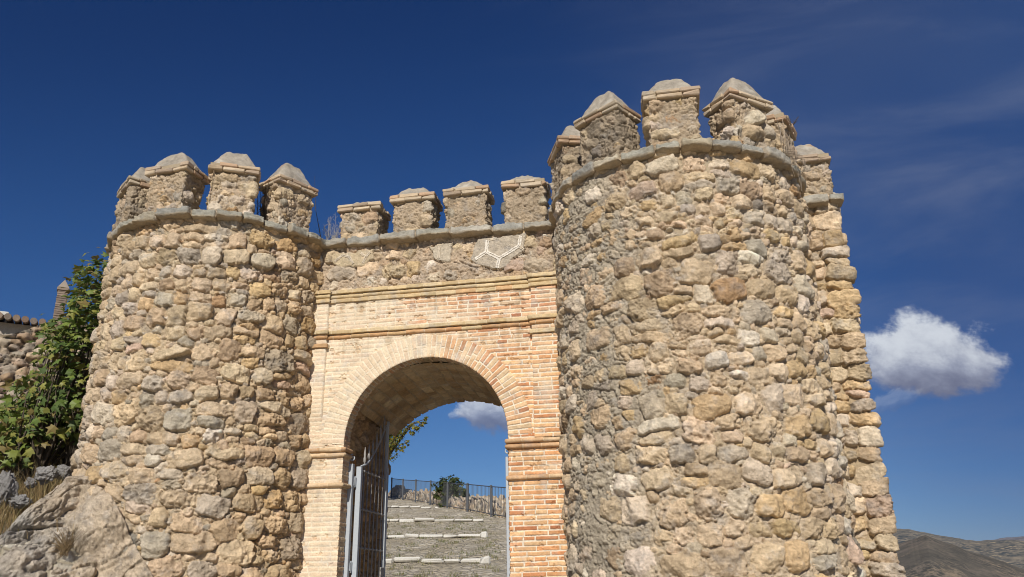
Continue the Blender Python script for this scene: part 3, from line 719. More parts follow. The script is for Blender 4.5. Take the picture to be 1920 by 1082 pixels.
# spandrel fill at the back of the front arch and at the rear face, following the vault
for (ya, yb_, rA, zA) in ((.10, TR - .005, GR + .012, GS), (TR + .01, 2.13, VR + .02, VZ + .06)):
    k = 40; lim = math.asin(min(1, (VH + .10) / rA)) if rA > VH else math.pi / 2
    an = np.linspace(-lim, lim, k)
    lo = [(GX + rA * math.sin(a), zA + rA * math.cos(a)) for a in an]
    vs = []; 
    for (x, z) in lo: vs += [(x, ya, z), (x, yb_, z), (x, ya, 3.0), (x, yb_, 3.0)]
    fs = []
    for i in range(k - 1):
        a, b = i * 4, i * 4 + 4; fs += [(a, b, b + 2, a + 2), (a + 1, a + 3, b + 3, b + 1), (a, a + 1, b + 1, b)]
    mb.add(vs, fs, cc_)
mb.build('wall_core', M_CAP, gw)

def roll_profile(kind):
    if kind == 'torus': return [(-.02, -.030)] + [(.008 + .030 * math.sin(t), -.028 * math.cos(t)) for t in np.linspace(0, math.pi, 11)] + [(-.02, .030)]
    if kind == 'fillet': return [(-.02, -.028), (.050, -.026), (.055, -.021), (.055, .021), (.050, .026), (-.02, .030)]
    if kind == 'band': return [(-.02, -.027), (.030, -.027), (.034, -.022), (.034, .024), (.030, .027), (-.02, .029)]
def moulding(name, path, z, kind, seed, parent, pal, base=0.0, lime=0.0, blen=.27):
    """path: [(x, y, nx, ny)] polyline of wall points with outward normals; sweeps a brick roll with joints."""
    rng = random.Random(seed); nr = np.random.RandomState(seed)
    pr = roll_profile(kind); q = []
    for (a, b), (c, d) in zip(pr[:-1], pr[1:]):
        k = max(1, int(math.hypot(c - a, d - b) / .009))
        for i in range(k): q.append((a + (c - a) * i / k, b + (d - b) * i / k))
    q.append(pr[-1]); q = np.array(q)
    pts = []; nn = []; s = []; acc = 0
    for (a, b) in zip(path[:-1], path[1:]):
        l = math.hypot(b[0] - a[0], b[1] - a[1]); k = max(2, int(l / .0085))
        for i in range(k):
            f = i / k; pts.append((a[0] + (b[0] - a[0]) * f, a[1] + (b[1] - a[1]) * f)); nn.append((a[2] + (b[2] - a[2]) * f, a[3] + (b[3] - a[3]) * f)); s.append(acc + l * f)
        acc += l
    pts.append(path[-1][:2]); nn.append(path[-1][2:]); s.append(acc)
    p = np.array(pts); nv = np.array(nn); s = np.array(s)
    cuts = [-rng.uniform(0, .2)]
    while cuts[-1] < acc: cuts.append(cuts[-1] + blen * rng.uniform(.8, 1.1))
    cuts = np.array(cuts); bi = np.clip(np.searchsorted(cuts, s, 'right') - 1, 0, len(cuts) - 2); de = np.minimum(s - cuts[bi], cuts[bi + 1] - s)
    nb = len(cuts); dr = nr.uniform(-.004, .004, nb)[bi]; dz = nr.uniform(-.003, .003, nb)[bi]
    S2 = np.broadcast_to(s[:, None], (len(s), len(q))); A = np.broadcast_to(q[:, 0], S2.shape); B = np.broadcast_to(q[:, 1], S2.shape)
    nt = (1 - sst(de, .001, .008))[:, None]; ex = sst(A, -.01, .02)
    nz = .0035 * vn3(S2 * 14, A * 30, B * 30, seed) + .0022 * vn3(S2 * 45, A * 60, B * 60, seed + 1)
    out = base + A + (dr[:, None] - .012 * nt + nz) * ex
    zz = z + B + dz[:, None] + nz * ex
    P = np.stack([p[:, 0][:, None] + nv[:, 0][:, None] * out, p[:, 1][:, None] + nv[:, 1][:, None] * out, zz], -1)
    bc = np.array(pal, np.float32)[nr.randint(0, len(pal), nb)] * nr.uniform(.86, 1.1, (nb, 1)).astype(np.float32)
    c = bc[bi][:, None, :] * (1 + .14 * vn3(S2 * 16, A * 25, B * 25, seed + 3) + .1 * vn3(S2 * 50, A * 60, B * 60, seed + 4))[..., None]
    c = lerp(c, np.array((.62, .5, .34), np.float32), (np.clip(nt + lime, 0, 1) * .75)[..., None])
    return gridmesh(name, P.astype(np.float32), np.clip(c, .03, .75).astype(np.float32), M_BRK, parent, flip=True)

PXL = (-4.62, -4.31); PXR = (-1.51, -1.17)           # pilasters
PY = -.050
YEL = [(.55, .42, .235), (.58, .45, .27), (.53, .39, .21)]; RED = [(.50, .29, .14), (.46, .24, .11), (.55, .36, .18)]
for i, (pa, pb) in enumerate((PXL, PXR)):
    zb = 1.80; xs = np.arange(pa, pb + .004, .0062); zs = np.arange(zb, ZC1, .0062)
    X, Z = np.meshgrid(xs, zs, indexing='ij')
    H, C = bricks(X + (.11 if i else .02), Z + (.02), 51 + i, lime=lime_f(X, Z), warm=warm_f(X, Z), blen=.335 if i else .30)
    fade = sst(Z, 2.05, 2.35) if i == 0 else 1.0
    yv_ = PY * fade - H
    ed = np.minimum(X - pa, pb - X)
    yv_ = np.where(ed < .003, .02, yv_)
    gridmesh('pilaster', np.stack([X, yv_, Z], -1).astype(np.float32), C.astype(np.float32), M_BRK, gw, flip=True)
# cornices follow the wall and break forward over the pilasters
def face_path():
    e = .012
    a, b = PXL; c, d = PXR
    return [(a, PY, 0, -1), (b - .001, PY, .0, -1), (b, PY, .7, -.7), (b + .001, -.0, .1, -1), (c - .001, -.0, -.1, -1), (c, PY, -.7, -.7), (c + .001, PY, 0, -1), (d, PY, 0, -1), (d + .001, PY, 1, -.6), (d + .002, .05, 1, 0)]
fp = face_path()
moulding('cornice_fillet', fp, 3.930, 'fillet', 61, gw, YEL, lime=.1)
moulding('cornice_roll', fp, 3.868, 'torus', 62, gw, YEL, lime=.15)
moulding('cornice_band', fp, 3.806, 'band', 63, gw, YEL + [(.55, .34, .17)], lime=.2)
moulding('string_fillet', fp, 3.350, 'fillet', 64, gw, YEL, lime=.1)
moulding('string_roll', fp, 3.288, 'torus', 65, gw, RED + YEL[:1], lime=.1)
for (pa, pb) in (PXL, PXR):
    pth = [(pa, PY, 0, -1), (pb - .001, PY, 0, -1), (pb, PY, .7, -.7), (pb + .001, .03, 1, 0)] if pa == PXL[0] else [(pa - .001, .03, -1, 0), (pa, PY, -.7, -.7), (pa + .001, PY, 0, -1), (pb, PY, 0, -1)]
    moulding('pilaster_band', pth, 3.165, 'band', 66 + int(pa), gw, YEL + RED[:1], lime=.2)
# imposts and jamb bands, returning into the reveal
xl, xr = GX - GR, GX + GR
for (nm, z, kd) in (('impost_roll', 1.770, 'torus'), ('impost_roll', 1.703, 'torus'), ('jamb_band', 1.325, 'torus')):
    b0 = .012 if nm == 'impost_roll' and z > 1.75 else .0
    ol = [(.54, .35, .20), (.58, .42, .26), (.5, .31, .17)]
    moulding(nm, [(XL, -.012, 0, -1), (xl - .001, -.012, 0, -1), (xl + .006, -.012, .7, -.7), (xl + .007, .19, 1, 0)], z, kd, int(z * 100), gw, ol, base=b0, lime=.05)
    moulding(nm, [(xr - .007, .19, -1, 0), (xr - .006, -.012, -.7, -.7), (xr + .001, -.012, 0, -1), (PXR[1] + .02, -.012, 0, -1), (PXR[1] + .03, .03, 1, 0)], z, kd, int(z * 100) + 1, gw, ol, base=b0, lime=.0)
# rough strip of wall between the right jamb and the tower
# frieze
xs = np.arange(XL, XR_ + .1, .0088); zs = np.arange(ZC1 - .03, ZR + .04, .0088)
X, Z = np.meshgrid(xs, zs, indexing='ij')
H, C = rubble(X, Z, 71, .020 + .014 * vn2(X * 2, Z * 3, 7), [('cream', 22), ('tan', 26), ('gold', 6), ('pale', 14), ('grey', 8), ('white', 8), ('brown', 8), ('pink', 4)], rowh=(.11, .26), asp=(.8, 1.8), hs=(.03, .07), mcol=(.45, .35, .25))
def patch(poly_px):
    q = np.array([at(px_, py_, 0)[[0, 2]] for px_, py_ in poly_px]); m_ = np.zeros(X.shape, bool); j = len(q) - 1
    xx = X + .02 * vn2(X * 14, Z * 14, 77); zz_ = Z + .02 * vn2(X * 14, Z * 14, 78)
    for i in range(len(q)):
        c1 = (q[i, 1] > zz_) != (q[j, 1] > zz_); c2 = xx < (q[j, 0] - q[i, 0]) * (zz_ - q[i, 1]) / (q[j, 1] - q[i, 1] + 1e-9) + q[i, 0]
        m_ ^= (c1 & c2); j = i
    return m_
for poly_, pc_ in (([(896, 448), (985, 438), (984, 470), (960, 486), (938, 506), (905, 500), (884, 490)], (.46, .395, .31)), ([(622, 478), (700, 468), (702, 486), (676, 500), (640, 500), (624, 494)], (.52, .42, .28)),
                    ([(806, 462), (850, 455), (842, 492), (815, 488)], (.50, .43, .33))):
    m_ = patch(poly_); H = np.where(m_, .056 + .004 * vn2(X * 25, Z * 25, 79) + .003 * vn2(X * 60, Z * 60, 80), H)
    C = np.where(m_[..., None], np.array(pc_, np.float32) * (1 + .10 * vn2(X * 30, Z * 30, 81) + .12 * vn2(X * 70, Z * 70, 82))[..., None], C)
fr = gridmesh('frieze', np.stack([X, -(H - .045), Z], -1).astype(np.float32), C.astype(np.float32), M_RUB, gw, flip=True)
# remains of a white lime tracery of hexagons: paired raised fillets, broken at the ends
def trace(segs, seed, wd=1.0, tone=(1, .92, .80)):
    mb = MB(); rng = random.Random(seed)
    for (p, q) in segs:
        a = np.array(at(*p, -.018)); b = np.array(at(*q, -.018)); n = max(6, int(np.linalg.norm(b - a) / .02)); side = np.cross(b - a, (0, 1, 0)); side /= np.linalg.norm(side)
        for o0, hw in ((-.013 * wd, .017 * wd), (.014 * wd, .013 * wd)):
            vs = []
            for i in range(n + 1):
                f = i / n; c = a + (b - a) * f + side * (o0 + rng.uniform(-.003, .003)); w = hw * rng.uniform(.55, 1.2)
                dp = rng.uniform(-.003, .005)
                for (o, dpt) in ((-w, .012), (-w * .7, -.003), (w * .7, -.003), (w, .012)): vs.append(c + side * o + np.array((0, dpt + dp, 0)))
            fs = [(i * 4 + k, i * 4 + k + 1, i * 4 + 5 + k, i * 4 + 4 + k) for i in range(n) for k in range(3)]
            g = rng.uniform(.66, .76); mb.add(vs, fs, (g * tone[0], g * tone[1], g * tone[2]))
    return mb
A_ = (912, 472); B_ = (936, 484)
trace([((914, 450), A_), (A_, (891, 486)), (A_, B_), (B_, (932, 502)), (B_, (973, 461)), ((973, 461), (976, 442))], 3).build('plaster_tracery', M_CAP, fr)
trace([((914, 450), (931, 447)), ((973, 461), (982, 468)), ((686, 481), (680, 494)), ((686, 481), (676, 474)), ((686, 481), (694, 472)), ((655, 482), (642, 478)), ((655, 482), (662, 494)), ((642, 478), (628, 490)), ((824, 462), (822, 484))], 4, .7, (.84, .72, .56)).build('plaster_tracery', M_CAP, fr)
ring_course(gw, None, 0, 0, 81, straight=(-4.62, -1.02, .012), z=ZR, lens=(.4, .62))
for i, (x0, x1) in enumerate(((-4.285, -3.705), (-3.495, -2.91), (-2.71, -2.127), (-1.872, -1.30))):
    merlon(gw, (x0 + x1) / 2, .09 + .20, 0, w=x1 - x0, dep=.40, z1=(5.21, 5.28, 5.30, 5.33)[i], seed=500 + i * 9, grey=(.05, .25, .4, .45)[i], pyr=(.13, .24, .24, .18)[i])

# ================================================================== SIDE WALL beyond the right tower
qw = thing('side_wall', 'straight rubble wall end with rounded quoins behind right tower', 'wall', (2.0, 0.4, -1.2))
XQ = 2.50
def qsites(rng):
    S = []; z = -1.4; c = XQ - 1.2 - .02                            # corner position along the path (path starts at x = 1.2)
    while z < ZR + .3:
        h = rng.choice([.10, .11, .13, .17, .19, .21, .16, .24]); w = rng.uniform(.30, .46)
        S.append((c - .02 - w * .12, z + h / 2, w / 2, h / 2 * .96))
        l = c - .02 - w * .62
        while l > -.3:
            w2 = rng.uniform(.14, .34); S.append((l - w2 / 2, z + h / 2 + rng.uniform(-.03, .03), w2 * .48, h / 2 * rng.uniform(.6, 1.0))); l -= w2
        r = c + w * .38 + .02
        while r < c + 1.4:
            w2 = rng.uniform(.25, .45); S.append((r + w2 / 2, z + h / 2 + rng.uniform(-.02, .02), w2 * .48, h / 2 * .95)); r += w2
        z += h * 1.01
    return np.array(S, np.float32)
pts = []; nn = []; rc = .05; st = .0095
for x in np.arange(1.2, XQ - rc, st): pts.append((x, 0.)); nn.append((0, -1))
for q in np.linspace(0, math.pi / 2, 9): pts.append((XQ - rc + rc * math.sin(q), rc - rc * math.cos(q))); nn.append((math.sin(q), -math.cos(q)))
for y in np.arange(rc + st, 1.1, st): pts.append((XQ, y)); nn.append((1, 0))
p = np.array(pts); nv = np.array(nn); s = np.concatenate([[0], np.cumsum(np.hypot(*np.diff(p, axis=0).T))])
zz = np.arange(-1.2, ZR + .02, .0095); S, Z = np.meshgrid(s, zz, indexing='ij')
H, C = rubble(S, Z, 95, -.012 + .012 * vn2(S * 3, Z * 3, 6), MIX_Q, sites=qsites, hs=(.055, .105), cuts=.35)
H = H - .055
P = np.stack([p[:, 0][:, None] + nv[:, 0][:, None] * H, p[:, 1][:, None] + nv[:, 1][:, None] * H, Z], -1)
gridmesh('wall_body', P.astype(np.float32), C.astype(np.float32), M_RUB, qw, flip=True)
mb = MB(); mb.box(((1.2 + XQ - .08) / 2, .59, 1.7), ((XQ - .08 - 1.2) / 2, .53, 2.88), None, (.36, .28, .18)); mb.build('wall_core', M_CAP, qw)
# coping slab
ring_course(qw, None, 0, 0, 97, straight=(1.55, XQ + .05, .03), z=ZR - .02, lens=(.32, .5))
mb = MB(); mb.box((2.03, .47, ZR + .035), (.46, .40, .032), None, (.3, .285, .24), bev=.02, jit=.008, rng=random.Random(3)); mb.build('coping_slab', M_SLAB, qw)
merlon(qw, 2.235, .30, 0, w=.50, dep=.44, z0=4.62, z1=5.27, seed=611, grey=.2, pyr=.34)

# ================================================================== IRON GATE
def sqbar(mb, p, q, w, d=None):
    p = np.array(p, float); q = np.array(q, float); c = (p + q) / 2; h = np.abs(q - p) / 2
    d = w if d is None else d
    mb.box(c, tuple(np.maximum(h, 0) + np.where(h < 1e-6, [w, d, w], 0)), None, (1, 1, 1), bev=.004)
def spiral(c, r0, turns, start, plane, n=26, shrink=.12):
    out = []
    for i in range(n + 1):
        f = i / n; a = start + turns * 2 * math.pi * f; r = r0 * (1 - f * (1 - shrink))
        u, v = r * math.cos(a), r * math.sin(a)
        out.append((c[0] + u, c[1], c[2] + v) if plane == 'x' else (c[0], c[1] + u, c[2] + v))
    return out
def gate_post(x, y, side, label):
    root = thing('gate_post', label, 'gate post', (x, y, -1.0), 'gate posts')
    mb = MB(); mb.box((x, y, .31), (.038, .036, 1.31), None, bev=.005); mb.build('post', M_IRON, root)
    mb = MB(); c = (x + side * .018, y, 1.70)
    sp = spiral(c, .048, 1.35, math.pi * .5, 'x'); sp = [(c[0] + (px - c[0]) * side, py, pz) for px, py, pz in sp]
    st = [(x - side * .03, y, 1.60), (x - side * .034, y, 1.66), (x - side * .012, y, 1.735)]
    mb.tube(st + sp, [.012] * 3 + [.012 - .005 * i / 26 for i in range(27)], 8); mb.build('scroll', M_IRON, root, smooth=True)
    return root
gate_post(-3.982, .245, 1, 'grey iron gate post with curled top at the left jamb, carrying the open gate leaf')
gate_post(-1.885, .245, -1, 'grey iron gate post with curled top at the right brick jamb, without a visible leaf')
gl = thing('gate_leaf', 'open grey wrought iron gate leaf folded back along the left passage wall', 'gate', (-3.91, .37, -.95))
GXL = -3.91
mb = MB(); mb.box((GXL, .375, .33), (.034, .034, 1.27), None, bev=.004); mb.build('stile', M_IRON, gl)
mb = MB(); mb.box((GXL, 1.435, .70), (.022, .018, 1.64), None, bev=.004); mb.box((GXL, 1.487, .40), (.022, .018, 1.34), None, bev=.004); mb.build('stile', M_IRON, gl)
for z in (1.564, 1.069, .585, .10, -.40, -.85):
    mb = MB(); mb.tube([(GXL, .40, z), (GXL, 1.42, z)], .011, 8)
    for k in range(6): mb.box((GXL, .40 + .148 * (k + 1), z), (.016, .02, .016), None, bev=.004)
    mb.build('rail', M_BARIRON, gl)
def top_z(y): f = min(max((y - .42) / .95, 0), 1); return 1.62 + .70 * f ** 1.6
for k in range(6):
    y = .40 + .148 * (k + 1); mb = MB(); zt = top_z(y)
    mb.tube([(GXL, y, -.9), (GXL, y, zt)], .0105, 8)
    mb.tube([(GXL, y, zt), (GXL, y, zt + .03), (GXL, y, zt + .045), (GXL, y, zt + .09), (GXL, y, zt + .105), (GXL, y, zt + .14), (GXL, y, zt + .24)], [.0105, .011, .02, .02, .012, .017, .003], 8)
    mb.build('bar', M_BARIRON, gl, smooth=True)
mb = MB(); ys = np.linspace(.42, 1.37, 18); mb.tube([(GXL, y, top_z(y)) for y in ys], [.008 + .012 * math.sin(math.pi * min(1, i / 8)) if i < 8 else .012 for i in range(18)], 8); mb.build('top_rail', M_IRON, gl, smooth=True)
mb = MB(); mb.tube([(GXL, 1.37, top_z(1.37)), (GXL, 1.43, 2.36)] + spiral((GXL, 1.47, 2.39), .045, 1.3, math.pi * .9, 'y'), .011, 8); mb.build('scroll', M_IRON, gl, smooth=True)
mb = MB(); mb.box((GXL + .02, 1.36, .20), (.012, .07, .17), None, bev=.006)
for k in range(5): mb.tube(spiral((GXL + .026, 1.30 + .008 * k, .34 - .07 * k), .028, 1.0, 2.2, 'y'), .008, 6)
mb.tube([(GXL + .03, 1.40, .2), (GXL + .07, 1.40, .2), (GXL + .07, 1.31, .2)], .009, 6); mb.build('lock_plate', M_BARIRON, gl, smooth=False)
for z in (1.40, .35, -.6):
    mb = MB(); mb.tube([(-3.945, .31, z - .07), (-3.945, .31, z + .07)], .014, 8); mb.box((-3.945, .31, z), (.008, .035, .05), None); mb.build('hinge', M_IRON, gl)

# ================================================================== TERRAIN
A14 = R_(-14)
def ramp_uv(x, y): return x * math.sin(A14) + (y + 10) * math.cos(A14), x * math.cos(A14) - (y + 10) * math.sin(A14)
F5 = np.array((-7.87, 28.1)); FDIR = np.array((-5.73, 9.9)) / 11.44; FN = np.array((FDIR[1], -FDIR[0]))
def terrain_z(x, y):
    x = np.asarray(x, float); y = np.asarray(y, float)
    u, v = ramp_uv(x, y)
    ramp = -1.0 + .15 * (u - 10); front = -1.6 + .06 * (y + 10)
    z = np.where(y < -1, np.minimum(front, -1.06), np.maximum(ramp, -1.05))
    w = (x - F5[0]) * FN[0] + (y - F5[1]) * FN[1]
    drop = np.where(w > .9, .9 * (w - .9) ** 1.15, 0); drop = drop * sst(y, -6, 4)
    side = np.where(x > 4.5, (x - 4.5) * .35, 0) + np.where(y > 60, (y - 60) * .35, 0)
    z = z - drop - side
    az = np.degrees(np.arctan2(x, np.maximum(y + 10, .01)))
    e = (-.656, .755); d = (x - CAM[0]) * e[0] + (y - CAM[1]) * e[1]
    bank = .60 + .37 * (d - 10.8); bank = np.where(d < 10.75, np.maximum(-1.4, .58 - 2.2 * (10.75 - d)), bank); bank = np.minimum(bank, 8 - .1 * np.maximum(d - 30, 0))
    m = sst(-az, 25, 31) * sst(y, -8, -3)
    z = z + (np.maximum(bank, z) - z) * m
    far = np.hypot(x, y); z = np.maximum(z, -160) - np.where(far > 400, 20, 0)
    z = z + (.05 * fbm2(x * .8, y * .8, 5, 3) + .03 * vn2(x * 2.4, y * 2.4, 8)) * sst(far, 9, 14) * (1 + 1.5 * m)
    return z
def terrain_mat():
    m = bpy.data.materials.new('stony_ground'); m.use_nodes = True; t = NT(m.node_tree)
    P = t.n('ShaderNodeTexCoord').outputs['Object']
    w = t.n('ShaderNodeVectorMath', operation='ADD'); t.put(w.inputs[0], P)
    nz = t.n('ShaderNodeTexNoise'); t.put(nz.inputs['Vector'], P); nz.inputs['Scale'].default_value = 3
    sc_ = t.n('ShaderNodeVectorMath', operation='SCALE'); t.put(sc_.inputs[0], nz.outputs[1]); sc_.inputs['Scale'].default_value = .25; t.put(w.inputs[1], sc_.outputs[0])
    v = t.n('ShaderNodeTexVoronoi', feature='DISTANCE_TO_EDGE'); t.put(v.inputs['Vector'], w.outputs[0]); v.inputs['Scale'].default_value = 4.2
    v2 = t.n('ShaderNodeTexVoronoi', feature='F1'); t.put(v2.inputs['Vector'], w.outputs[0]); v2.inputs['Scale'].default_value = 4.2
    sv = t.n('ShaderNodeSeparateColor', i={0: v2.outputs['Color']})
    stone = t.ramp(sv.outputs[0], [(0, (.38, .34, .275)), (.5, (.54, .485, .395)), (1, (.70, .64, .53))])
    dirt = t.ramp(t.noise(P, .9, 6, .65), [(.3, (.35, .30, .22)), (.7, (.53, .46, .34))])
    c = t.mix(t.math('MULTIPLY', t.smooth(v.outputs['Distance'], .02, .12), t.smooth(t.noise(P, .7, 4), .35, .6)), dirt, stone)
    spk = t.n('ShaderNodeVectorMath', operation='SCALE', i={0: c}); t.put(spk.inputs['Scale'], t.math('ADD', .66, t.math('MULTIPLY', t.math('ADD', t.noise(P, 5.5, 6, .7), t.noise(P, 14, 4, .7)), .46))); c = spk.outputs[0]
    h = t.math('ADD', t.math('MULTIPLY', t.smooth(v.outputs['Distance'], 0, .2), .7), t.math('MULTIPLY', t.noise(P, 16, 6, .7), .9))
    b = t.n('ShaderNodeBump', i={'Height': h}); b.inputs['Strength'].default_value = 1.0; b.inputs['Distance'].default_value = .10
    p = t.n('ShaderNodeBsdfPrincipled', i={'Base Color': c, 'Normal': b.outputs[0]}); p.inputs['Roughness'].default_value = .95; p.inputs['Specular IOR Level'].default_value = .1
    t.n('ShaderNodeOutputMaterial', i={0: p.outputs[0]}); return m
def spaced(lo, hi, step, far):
    a = list(np.arange(lo, hi, step)); s = step
    while a[-1] < far: s *= 1.22; a.append(a[-1] + s)
    s = step
    while a[0] > -far: s *= 1.22; a.insert(0, a[0] - s)
    return np.array(a)
gx = spaced(-26, 8, .17, 16000); gy = spaced(-13, 55, .17, 16000)
X, Y = np.meshgrid(gx, gy, indexing='ij')
g = gridmesh('ground', np.stack([X, Y, terrain_z(X, Y)], -1).astype(np.float32), None, terrain_mat()); g['kind'] = 'structure'

# white edging stones across the ramp
def uv_xy(u, v): return u * math.sin(A14) + v * math.cos(A14), -10 + u * math.cos(A14) - v * math.sin(A14)
def tz(x, y): return float(terrain_z(np.array([x]), np.array([y]))[0])
for k, (u, r_end, lab) in enumerate(((21.8, .034, 'nearest row of whitewashed edging stones across the sloping ramp'), (28.7, .032, 'second nearest row of whitewashed edging stones across the ramp'),
                                     (36.1, .031, 'third row of whitewashed edging stones up the ramp, half sunk'), (47.0, -.022, 'farthest row of whitewashed edging stones near the top of the ramp'))):
    rng = random.Random(90 + k); x, y = uv_xy(u, -.02 * u)
    row = thing('edging_row', lab, 'kerb stones', (x, y, tz(x, y)), 'white stone edgings across the ramp')
    v = -.095 * u; end = r_end * u
    while v < end:
        l = rng.uniform(.38, .85); 
        if v + l > end: l = max(.2, end - v)
        uu = u + rng.uniform(-.05, .05); x, y = uv_xy(uu, v + l / 2); hh = (.058, .058, .056, .05)[k] * rng.uniform(.85, 1.1)
        mb = MB(); a = A14 * -1 + rng.uniform(-.06, .06); ca, sa = math.cos(a), math.sin(a)
        wd = .13 * rng.uniform(.85, 1.3)
        mb.box((x, y, tz(x, y) + hh * .45 + .03), (l / 2 - .006, wd, hh), [[ca, -sa, 0], [sa, ca, 0], [0, 0, 1]], bev=.035, jit=.018, rng=rng)
        mb.build('stone', M_PAINT, row); v += l + rng.uniform(.0, .015) + (.0 if rng.random() < .97 - .08 * k else rng.uniform(.1, .5))
    if k < 2:
        x, y = uv_xy(u - .22, end - .02); mb = MB(); mb.box((x, y, tz(x, y) + .06), (.12, .26, .11), [[.95, -.3, 0], [.3, .95, 0], [0, 0, 1]], bev=.05, jit=.03, rng=rng); mb.build('stone', M_PAINT, row)

# fence along the edge
fpos = [F5 + FDIR * 3.81 * k for k in range(-3, 7)]
fz_ = [tz(*p) for p in fpos]
fr_ = thing('railing_fence', 'dark vertical bar railing running down the edge of the stony ramp', 'fence', (fpos[3][0], fpos[3][1], fz_[3]))
FH = 1.40
for p, z in zip(fpos, fz_):
    mb = MB(); mb.box((p[0], p[1], z + FH / 2), (.048, .048, FH / 2 + .03), None, bev=.01); mb.build('post', M_DARKIRON, fr_)
for i in range(len(fpos) - 1):
    mb = MB(); p, q = fpos[i], fpos[i + 1]; n = 18
    for zo in (FH - .04, .12): mb.tube([(p[0], p[1], fz_[i] + zo), (q[0], q[1], fz_[i + 1] + zo)], .024, 6)
    for k in range(1, n):
        f = k / n; x, y = p + (q - p) * f; z = fz_[i] + (fz_[i + 1] - fz_[i]) * f
        mb.tube([(x, y, z + .12), (x, y, z + FH - .04)], .0095, 5)
    mb.build('panel', M_DARKIRON, fr_)

# low ruined wall behind the fence
s = np.arange(-6, 26, .05); t_ = np.linspace(0, 1, 34)
S, T_ = np.meshgrid(s, t_, indexing='ij')
ctr = F5 + FN * .75
hw_ = .62 + .20 * vn2(s * .5, s * 0, 4) + .16 * vn2(s * 1.7, s * 0, 5) + .10 * vn2(s * 4, s * 0, 6) + .50 * np.exp(-((s - 10.6) / .8) ** 2) - .12 * sst(s, 11.5, 16)
th = T_ * math.pi
px = -np.cos(th) * .35; pz = np.minimum(np.sin(th) * 1.5, 1.0) * hw_[:, None]
H, C = rubble(S, px * 1.2 + pz, 401, .0 + 0 * S, [('grey', 40), ('pale', 20), ('tan', 12), ('brown', 10), ('white', 8), ('dark', 5)], rowh=(.12, .22), hs=(.06, .14), mcol=(.34, .30, .25))
gxw = ctr[0] + FDIR[0] * S + FN[0] * (px + np.cos(th) * -H * 1.5); gyw = ctr[1] + FDIR[1] * S + FN[1] * (px + np.cos(th) * -H * 1.5)
base = terrain_z(ctr[0] + FDIR[0] * s - FN[0] * .4, ctr[1] + FDIR[1] * s - FN[1] * .4) - .1
lw = gridmesh('ruined_wall', np.stack([gxw, gyw, base[:, None] + pz + np.sin(th) * H * 1.6], -1).astype(np.float32), C.astype(np.float32), M_RUB, None, flip=True)
tag(lw, 'low crumbling grey drystone wall running behind the dark railing fence', 'wall')

# ================================================================== PLANTS
def leaf_shape(kind):
    if kind == 'fig':      # five-lobed
        pts = [(0, 0), (.12, .02), (.40, .02), (.30, .22), (.52, .50), (.24, .48), (.16, .60), (0, 1.0), (-.16, .60), (-.24, .48), (-.52, .50), (-.30, .22), (-.40, .02), (-.12, .02)]
    else:
        pts = [(0, 0), (.20, .25), (.22, .55), (0, 1.0), (-.22, .55), (-.20, .25)]
    return np.array(pts)
def leaves(mb, items, kind, rng, cols, fold=.25):
    """items: (position, size, outward)"""
    sh = leaf_shape(kind)
    for (p, size, outw) in items:
        n = np.array(outw, float) * .7 + np.array((rng.gauss(0, .55), rng.gauss(0, .55), rng.gauss(.55, .45))); n /= np.linalg.norm(n)
        d = np.array((rng.gauss(0, 1), rng.gauss(0, 1), rng.gauss(-.35, .5))) + np.array(outw) * .6; d -= n * (d @ n); d /= np.linalg.norm(d) + 1e-6
        b = np.cross(n, d); c = np.array(rng.choice(cols)) * rng.uniform(.7, 1.25)
        vs = [p + (d * (y - .1) + b * x) * size + n * size * (-fold * abs(x) - .22 * y * y) for x, y in sh]
        mid = p + d * size * .42; 
        k = len(vs); mb.add(vs + [mid], [(i, (i + 1) % k, k) for i in range(k)], tuple(c))
def inpoly(x, y, poly):
    ins = False; j = len(poly) - 1
    for i in range(len(poly)):
        xi, yi = poly[i]; xj, yj = poly[j]
        if (yi > y) != (yj > y) and x < (xj - xi) * (y - yi) / (yj - yi) + xi: ins = not ins
        j = i
    return ins
# fig bush beside the left tower
poly = [(214, 500), (205, 483), (178, 488), (165, 502), (152, 508), (153, 528), (142, 550), (138, 578), (114, 592), (100, 606), (86, 616), (84, 640), (74, 690), (56, 702), (40, 740), (16, 765), (-6, 790), (-60, 790), (-70, 872), (60, 868), (108, 826), (150, 838), (250, 830), (250, 480)]
rng = random.Random(12)
fb = at_d(150, 850, 13.0); figr = thing('fig_bush', 'tall dark green fig bush with lobed leaves against the left tower', 'bush', tuple(fb))
mbs = MB(); mbl = MB(); items = []
tips = []
tries = 0
while len(tips) < 700 and tries < 14000:
    tries += 1; x, y = rng.uniform(-50, 250), rng.uniform(482, 858)
    if inpoly(x, y, poly): tips.append((x, y, rng.uniform(12.7, 14.4)))
roots = [at_d(170, 850, 13.4), at_d(130, 850, 13.1), at_d(70, 868, 12.9), at_d(205, 850, 13.8)]
for r in roots: r[2] -= .3
for (x, y, dd) in tips:
    p = at_d(x, y, dd); c = at_d(150, 720, 13.6); o = p - c; o /= np.linalg.norm(o) + 1e-6
    o = o * .7 + np.array((0, -.45, .15))
    for k in range(rng.randint(4, 8)):
        q = p + np.array((rng.gauss(0, .11), rng.gauss(0, .11), rng.gauss(0, .10))); items.append((q, rng.uniform(.06, .175), o))
    if rng.random() < .13:
        r = min(roots, key=lambda r: abs(r[0] - p[0]) + .3 * rng.random()); m1 = r * .6 + p * .4 + np.array((rng.gauss(0, .1), rng.gauss(0, .1), .05)); 
        mbs.tube([r, m1, (m1 + p) / 2 + np.array((0, 0, .04)), p], [.022, .015, .010, .005], 6)
